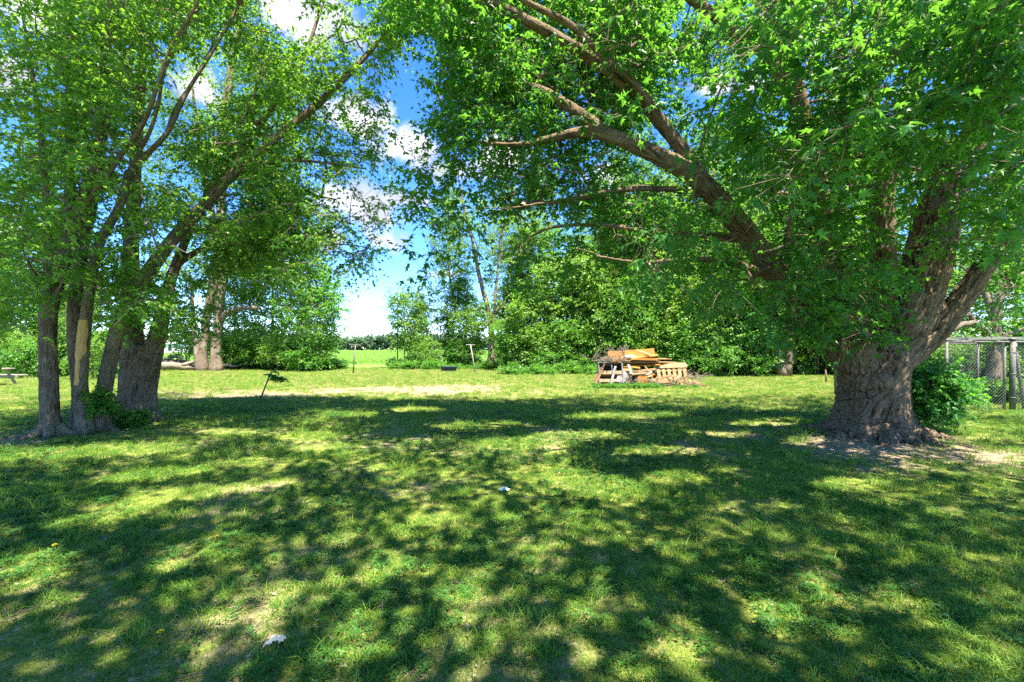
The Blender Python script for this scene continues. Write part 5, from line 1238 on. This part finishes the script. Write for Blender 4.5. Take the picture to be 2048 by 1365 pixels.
def tuft(seed, n, rad, h, w, flat=.5, mat=M_GRASS):
    r = np.random.default_rng(seed); V, T, tint = [], [], []
    for _ in range(n):
        a, q = r.uniform(0, 6.28), rad * math.sqrt(r.uniform(0, 1)); b = np.array([q * math.cos(a), q * math.sin(a), -.005])
        d = np.array([r.normal(0, 1), r.normal(0, 1), 0]) * flat; l = h * r.uniform(.45, 1.2); s = unit(np.array([r.normal(), r.normal(), 0])) * w * .5
        m_ = b + np.array([d[0] * .35, d[1] * .35, .6]) * l; e = b + np.array([d[0], d[1], .95 - .3 * flat]) * l
        k_ = len(V); V += [b - s, b + s, m_ - s * .8, m_ + s * .8, e]; T += [(k_, k_ + 1, k_ + 3), (k_, k_ + 3, k_ + 2), (k_ + 2, k_ + 3, k_ + 4)]; tint += [r.uniform(0, 1)] * 5
    return make_mesh('tuft', np.array(V), [np.array(T)], mat, False, {'tint': np.array(tint)})
def clover(seed, n, rad, h):
    r = np.random.default_rng(seed); V, T, tint = [], [], []
    for _ in range(n):
        a, q = r.uniform(0, 6.28), rad * math.sqrt(r.uniform(0, 1)); c = np.array([q * math.cos(a), q * math.sin(a), h * r.uniform(.5, 1.1)]); s = .012 * r.uniform(.7, 1.3); tl = r.normal(0, .25, 2); c0 = r.uniform(0, 1); ph = r.uniform(0, 6.28)
        for l in range(3):
            b = ph + l * 2.094; pts = [(0, 0), (s * .9, -s * .55), (s * 1.5, 0), (s * .9, s * .55)]; k_ = len(V)
            for (x, y) in pts:
                X, Y = x * math.cos(b) - y * math.sin(b), x * math.sin(b) + y * math.cos(b); V.append(c + np.array([X, Y, X * tl[0] + Y * tl[1] + .002]))
            T += [(k_, k_ + 1, k_ + 2), (k_, k_ + 2, k_ + 3)]; tint += [c0] * 4
        k_ = len(V); e = np.array([c[0] * .8, c[1] * .8, 0]); V += [e - [.001, 0, 0], e + [.001, 0, 0], c]; T.append((k_, k_ + 1, k_ + 2)); tint += [c0] * 3
    return make_mesh('clover', np.array(V), [np.array(T)], M_CLOVER, False, {'tint': np.array(tint)})

def scatter(dens_fun, ylo, yhi, base, r):
    """points over the visible wedge of lawn with base(y) per square metre"""
    n = int(sum(base(y) * 2.5 * (y + 1) * .25 for y in np.arange(ylo, yhi, .25)) * 1.0)
    pr = np.array([base(y) * (y + 1) for y in np.linspace(ylo, yhi, 400)]); y = np.interp(r.uniform(0, 1, n), np.cumsum(pr) / pr.sum(), np.linspace(ylo, yhi, 400))
    x = r.uniform(-1.25, 1.25, n) * (y + 1); k = r.uniform(0, 1, n) < dens_fun(x, y); x, y = x[k], y[k]
    return np.stack([x, y, gz(x, y)], -1)
r = np.random.default_rng(301)
def near_tree(x, y): return (np.hypot(x - 6.56, y - 8.25) > .95) & (np.hypot((x - bA[0]), (y - bA[1])) > .28) & (np.hypot(x - bE[0], y - bE[1]) > .5)
gd = lambda x, y: np.clip(.25 + 2.6 * (n2d(x, y, .16, 88, 2) - .28), .12, 1) * np.clip(1.05 - 1.5 * np.clip(dirt_at(x, y) - .12, 0, 1), 0.03, 1) * near_tree(x, y)
def sc_(p): return np.clip(.75 + p[:, 1] * .045, .8, 2.2)
gp = scatter(gd, 1.5, 37.5, lambda y: 1150 / (1 + (y / 3.6) ** 2) + 28, r)
lush = np.clip(n2d(gp[:, 0], gp[:, 1], .35, 41, 3) * 1.8 - .4, 0, 1.3)
rot = np.stack([r.normal(0, .12, len(gp)), r.normal(0, .12, len(gp)), r.uniform(0, 6.28, len(gp))], -1)
instancer('grass', gp, rot, sc_(gp) * (.55 + .85 * lush) * r.uniform(.7, 1.25, len(gp)), [source('grass_tuft', tuft(400 + k_, 22, .055, .058, .0042, .6)) for k_ in range(5)])
sp_ = scatter(lambda x, y: np.clip(.45 + .35 * np.clip((y - 9) / 6, 0, 1) + .9 * (dirt_at(x, y) - .1), 0, 1) * (1.15 - np.clip(dirt_at(x, y), 0, 1)) * near_tree(x, y), 1.5, 34, lambda y: 420 / (1 + (y / 4.0) ** 2) + 62 * min(1, max(0, (y - 11) / 4)) + 8, r)  # dry tufts, thickened over the far strip so their pale colour imitates sunlight
rot = np.stack([r.normal(0, .2, len(sp_)), r.normal(0, .2, len(sp_)), r.uniform(0, 6.28, len(sp_))], -1)
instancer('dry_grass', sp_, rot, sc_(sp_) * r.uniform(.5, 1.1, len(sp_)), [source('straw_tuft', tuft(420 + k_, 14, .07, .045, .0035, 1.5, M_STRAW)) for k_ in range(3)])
cp = scatter(lambda x, y: np.clip((n2d(x, y, 1.1, 55, 3) - .42) * 3, 0, 1) * np.clip(1.2 - 2 * dirt_at(x, y), 0, 1) * near_tree(x, y), 1.5, 12, lambda y: 260 / (1 + (y / 4.0) ** 2) + 10, r)
rot = np.stack([r.normal(0, .08, len(cp)), r.normal(0, .08, len(cp)), r.uniform(0, 6.28, len(cp))], -1)
instancer('clover', cp, rot, sc_(cp) * r.uniform(.8, 1.2, len(cp)), [source('clover_patch', clover(440 + k_, 16, .07, .045)) for k_ in range(4)])
wp = scatter(lambda x, y: np.clip((n2d(x, y, .5, 66, 2) - .58) * 8, 0, 1) * np.clip(1.1 - dirt_at(x, y), 0, 1) * near_tree(x, y), 1.6, 26, lambda y: 60 / (1 + (y / 5.0) ** 2) + 2, r)
rot = np.stack([r.normal(0, .1, len(wp)), r.normal(0, .1, len(wp)), r.uniform(0, 6.28, len(wp))], -1)
instancer('tall_grass', wp, rot, sc_(wp) * r.uniform(.7, 1.3, len(wp)), [source('tall_tuft', tuft(460 + k_, 26, .06, .12, .0055, .55)) for k_ in range(3)])
# dead leaves and crumbs of bark
V, T = leaf_template('maple_far'); lsrc = []
for k_ in range(4):
    q = np.random.default_rng(480 + k_); Vv = V * np.array([1, 1, 0]) + np.c_[np.zeros(len(V)), np.zeros(len(V)), .25 * np.abs(V[:, 0]) + q.normal(0, .06, len(V)) + .08]; Vv[:, 1] -= .4
    lsrc.append(source('dead_leaf', make_mesh('dead_leaf', Vv * .055, [T], M_LITTER, False, {'tint': np.full(len(V), q.uniform(.2, .9))})))
lp = scatter(lambda x, y: np.clip(.30 + .9 * (dirt_at(x, y) - .1), 0, 1), 1.6, 16, lambda y: 240 / (1 + (y / 4.0) ** 2) + 9, r); lp[:, 2] += .012
rot = np.stack([r.normal(0, .35, len(lp)), r.normal(0, .35, len(lp)), r.uniform(0, 6.28, len(lp))], -1)
instancer('leaf_litter', lp, rot, r.uniform(.25, .9, len(lp)) * r.uniform(.5, 1, len(lp)), lsrc)
# fallen twigs
ts = []
for k_ in range(3):
    q = np.random.default_rng(490 + k_); mb = MB(); p = np.stack([np.linspace(-.07, .07, 5), q.normal(0, .008, 5), q.uniform(.004, .014, 5)], -1); mb.tube(p, [.003, .003, .0028, .0022, .0012], 4); mb.tube([p[2], p[2] + [.03, .025, .008], p[2] + [.05, .05, .01]], [.002, .0016, .001], 3); ts.append(source('fallen_twig', mb.mesh('fallen_twig', M_BARK_POLE)))
tp = scatter(lambda x, y: np.clip(.25 + dirt_at(x, y), 0, 1), 1.7, 15, lambda y: 14 / (1 + (y / 5.0) ** 2) + 1, r); tp[:, 2] += .012
instancer('fallen_twigs', tp, np.stack([r.normal(0, .1, len(tp)), r.normal(0, .1, len(tp)), r.uniform(0, 6.28, len(tp))], -1), r.uniform(.5, 1.6, len(tp)), ts)
# weeds at the feet of the hedgerow and the debris pile
wl = []
for (u0, u1, Y0, Y1, n) in ((480, 690, 34, 37, 200), (780, 1000, 34, 37.5, 150), (1000, 1720, 27, 33, 520), (0, 300, 26, 34, 500), (1700, 2150, 13.5, 24, 900), (1175, 1400, 18.1, 18.6, 90)):
    u, Y = r.uniform(u0, u1, n), r.uniform(Y0, Y1, n); x = (u - U0) / F * Y; wl.append(np.stack([x, Y, gz(x, Y)], -1))
wl = np.concatenate(wl)
ws = []
for k_ in range(3):
    q = np.random.default_rng(500 + k_); cen = np.c_[q.normal(0, .18, (14, 2)), q.uniform(.05, .38, 14)]; a = sprays(cen, np.tile([[0, 0, 1.0]], (14, 1)), 4, 5, .2, .10, .1, .8, q); ws.append(source('weed', leaves_mesh('weed', *a[:5], M_BACK, 'diamond')))
instancer('undergrowth', wl, np.stack([0 * wl[:, 0], 0 * wl[:, 0], r.uniform(0, 6.28, len(wl))], -1), r.uniform(.5, 1.3, len(wl)) * np.where((wl[:, 1] < 19) & (np.abs(wl[:, 0] - 6) < 3), .3, 1) * np.clip(n2d(wl[:, 0], wl[:, 1], 1.6, 12, 2) * 2.2 - .2, .25, 1.3), ws)
# young corn
rows_x = np.arange(-95, 75, .76); ccl = []
for Y in np.arange(44, 210, .55): 
    k = r.uniform(0, 1, len(rows_x)) < min(1, 60 / Y); x = rows_x[k] + r.normal(0, .05, k.sum()); ccl.append(np.stack([x, np.full(len(x), Y) + r.normal(0, .12, len(x)), np.zeros(len(x)) - .02], -1))
ccl = np.concatenate(ccl); cs = []
for k_ in range(3):
    q = np.random.default_rng(520 + k_); V, Q, ti = [], [], []
    for l in range(7):
        a = q.uniform(0, 6.28); d = np.array([math.cos(a), math.sin(a), 0]); s = np.array([-d[1], d[0], 0]) * .035; L = q.uniform(.3, .5); z0 = .05 + .05 * l; n0 = len(V)
        for t in (0, .33, .66, 1):
            c = d * L * t * .8 + np.array([0, 0, z0 + L * (1.1 * t - .95 * t * t)]); V += [c - s * (1 - t ** 2 * .9), c + s * (1 - t ** 2 * .9)]
        Q += [(n0 + 2 * e, n0 + 2 * e + 1, n0 + 2 * e + 3, n0 + 2 * e + 2) for e in range(3)]; ti += [q.uniform(.2, 1)] * 8
    cs.append(source('corn_plant', make_mesh('corn_plant', np.array(V), [np.array(Q)], M_CORN, True, {'tint': np.array(ti)})))
co_ = instancer('corn_crop', ccl, np.stack([0 * ccl[:, 0], 0 * ccl[:, 0], r.uniform(0, 6.28, len(ccl))], -1), r.uniform(.8, 1.3, len(ccl)) * np.clip(ccl[:, 1] / 90, 1, 1.5), cs)
# wood on the horizon
n = 7000; x = r.uniform(-420, 420, n); y = r.uniform(250, 275, n); hgt = 6.2 + 3.6 * n2d(x, 0 * x, 14, 91, 3); z = hgt * r.uniform(0.05, 1, n) ** .7
cen = np.stack([x, y, z], -1); a = sprays(cen, np.tile([[0, 0, 1.0]], (n, 1)), 3, 4, 1.7, 2.3, .1, .9, r)
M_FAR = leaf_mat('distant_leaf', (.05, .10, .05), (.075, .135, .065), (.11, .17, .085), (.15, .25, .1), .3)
tag(link_obj('far_woods', leaves_mesh('far_woods', *a[:5], M_FAR, 'diamond')), kind='stuff')
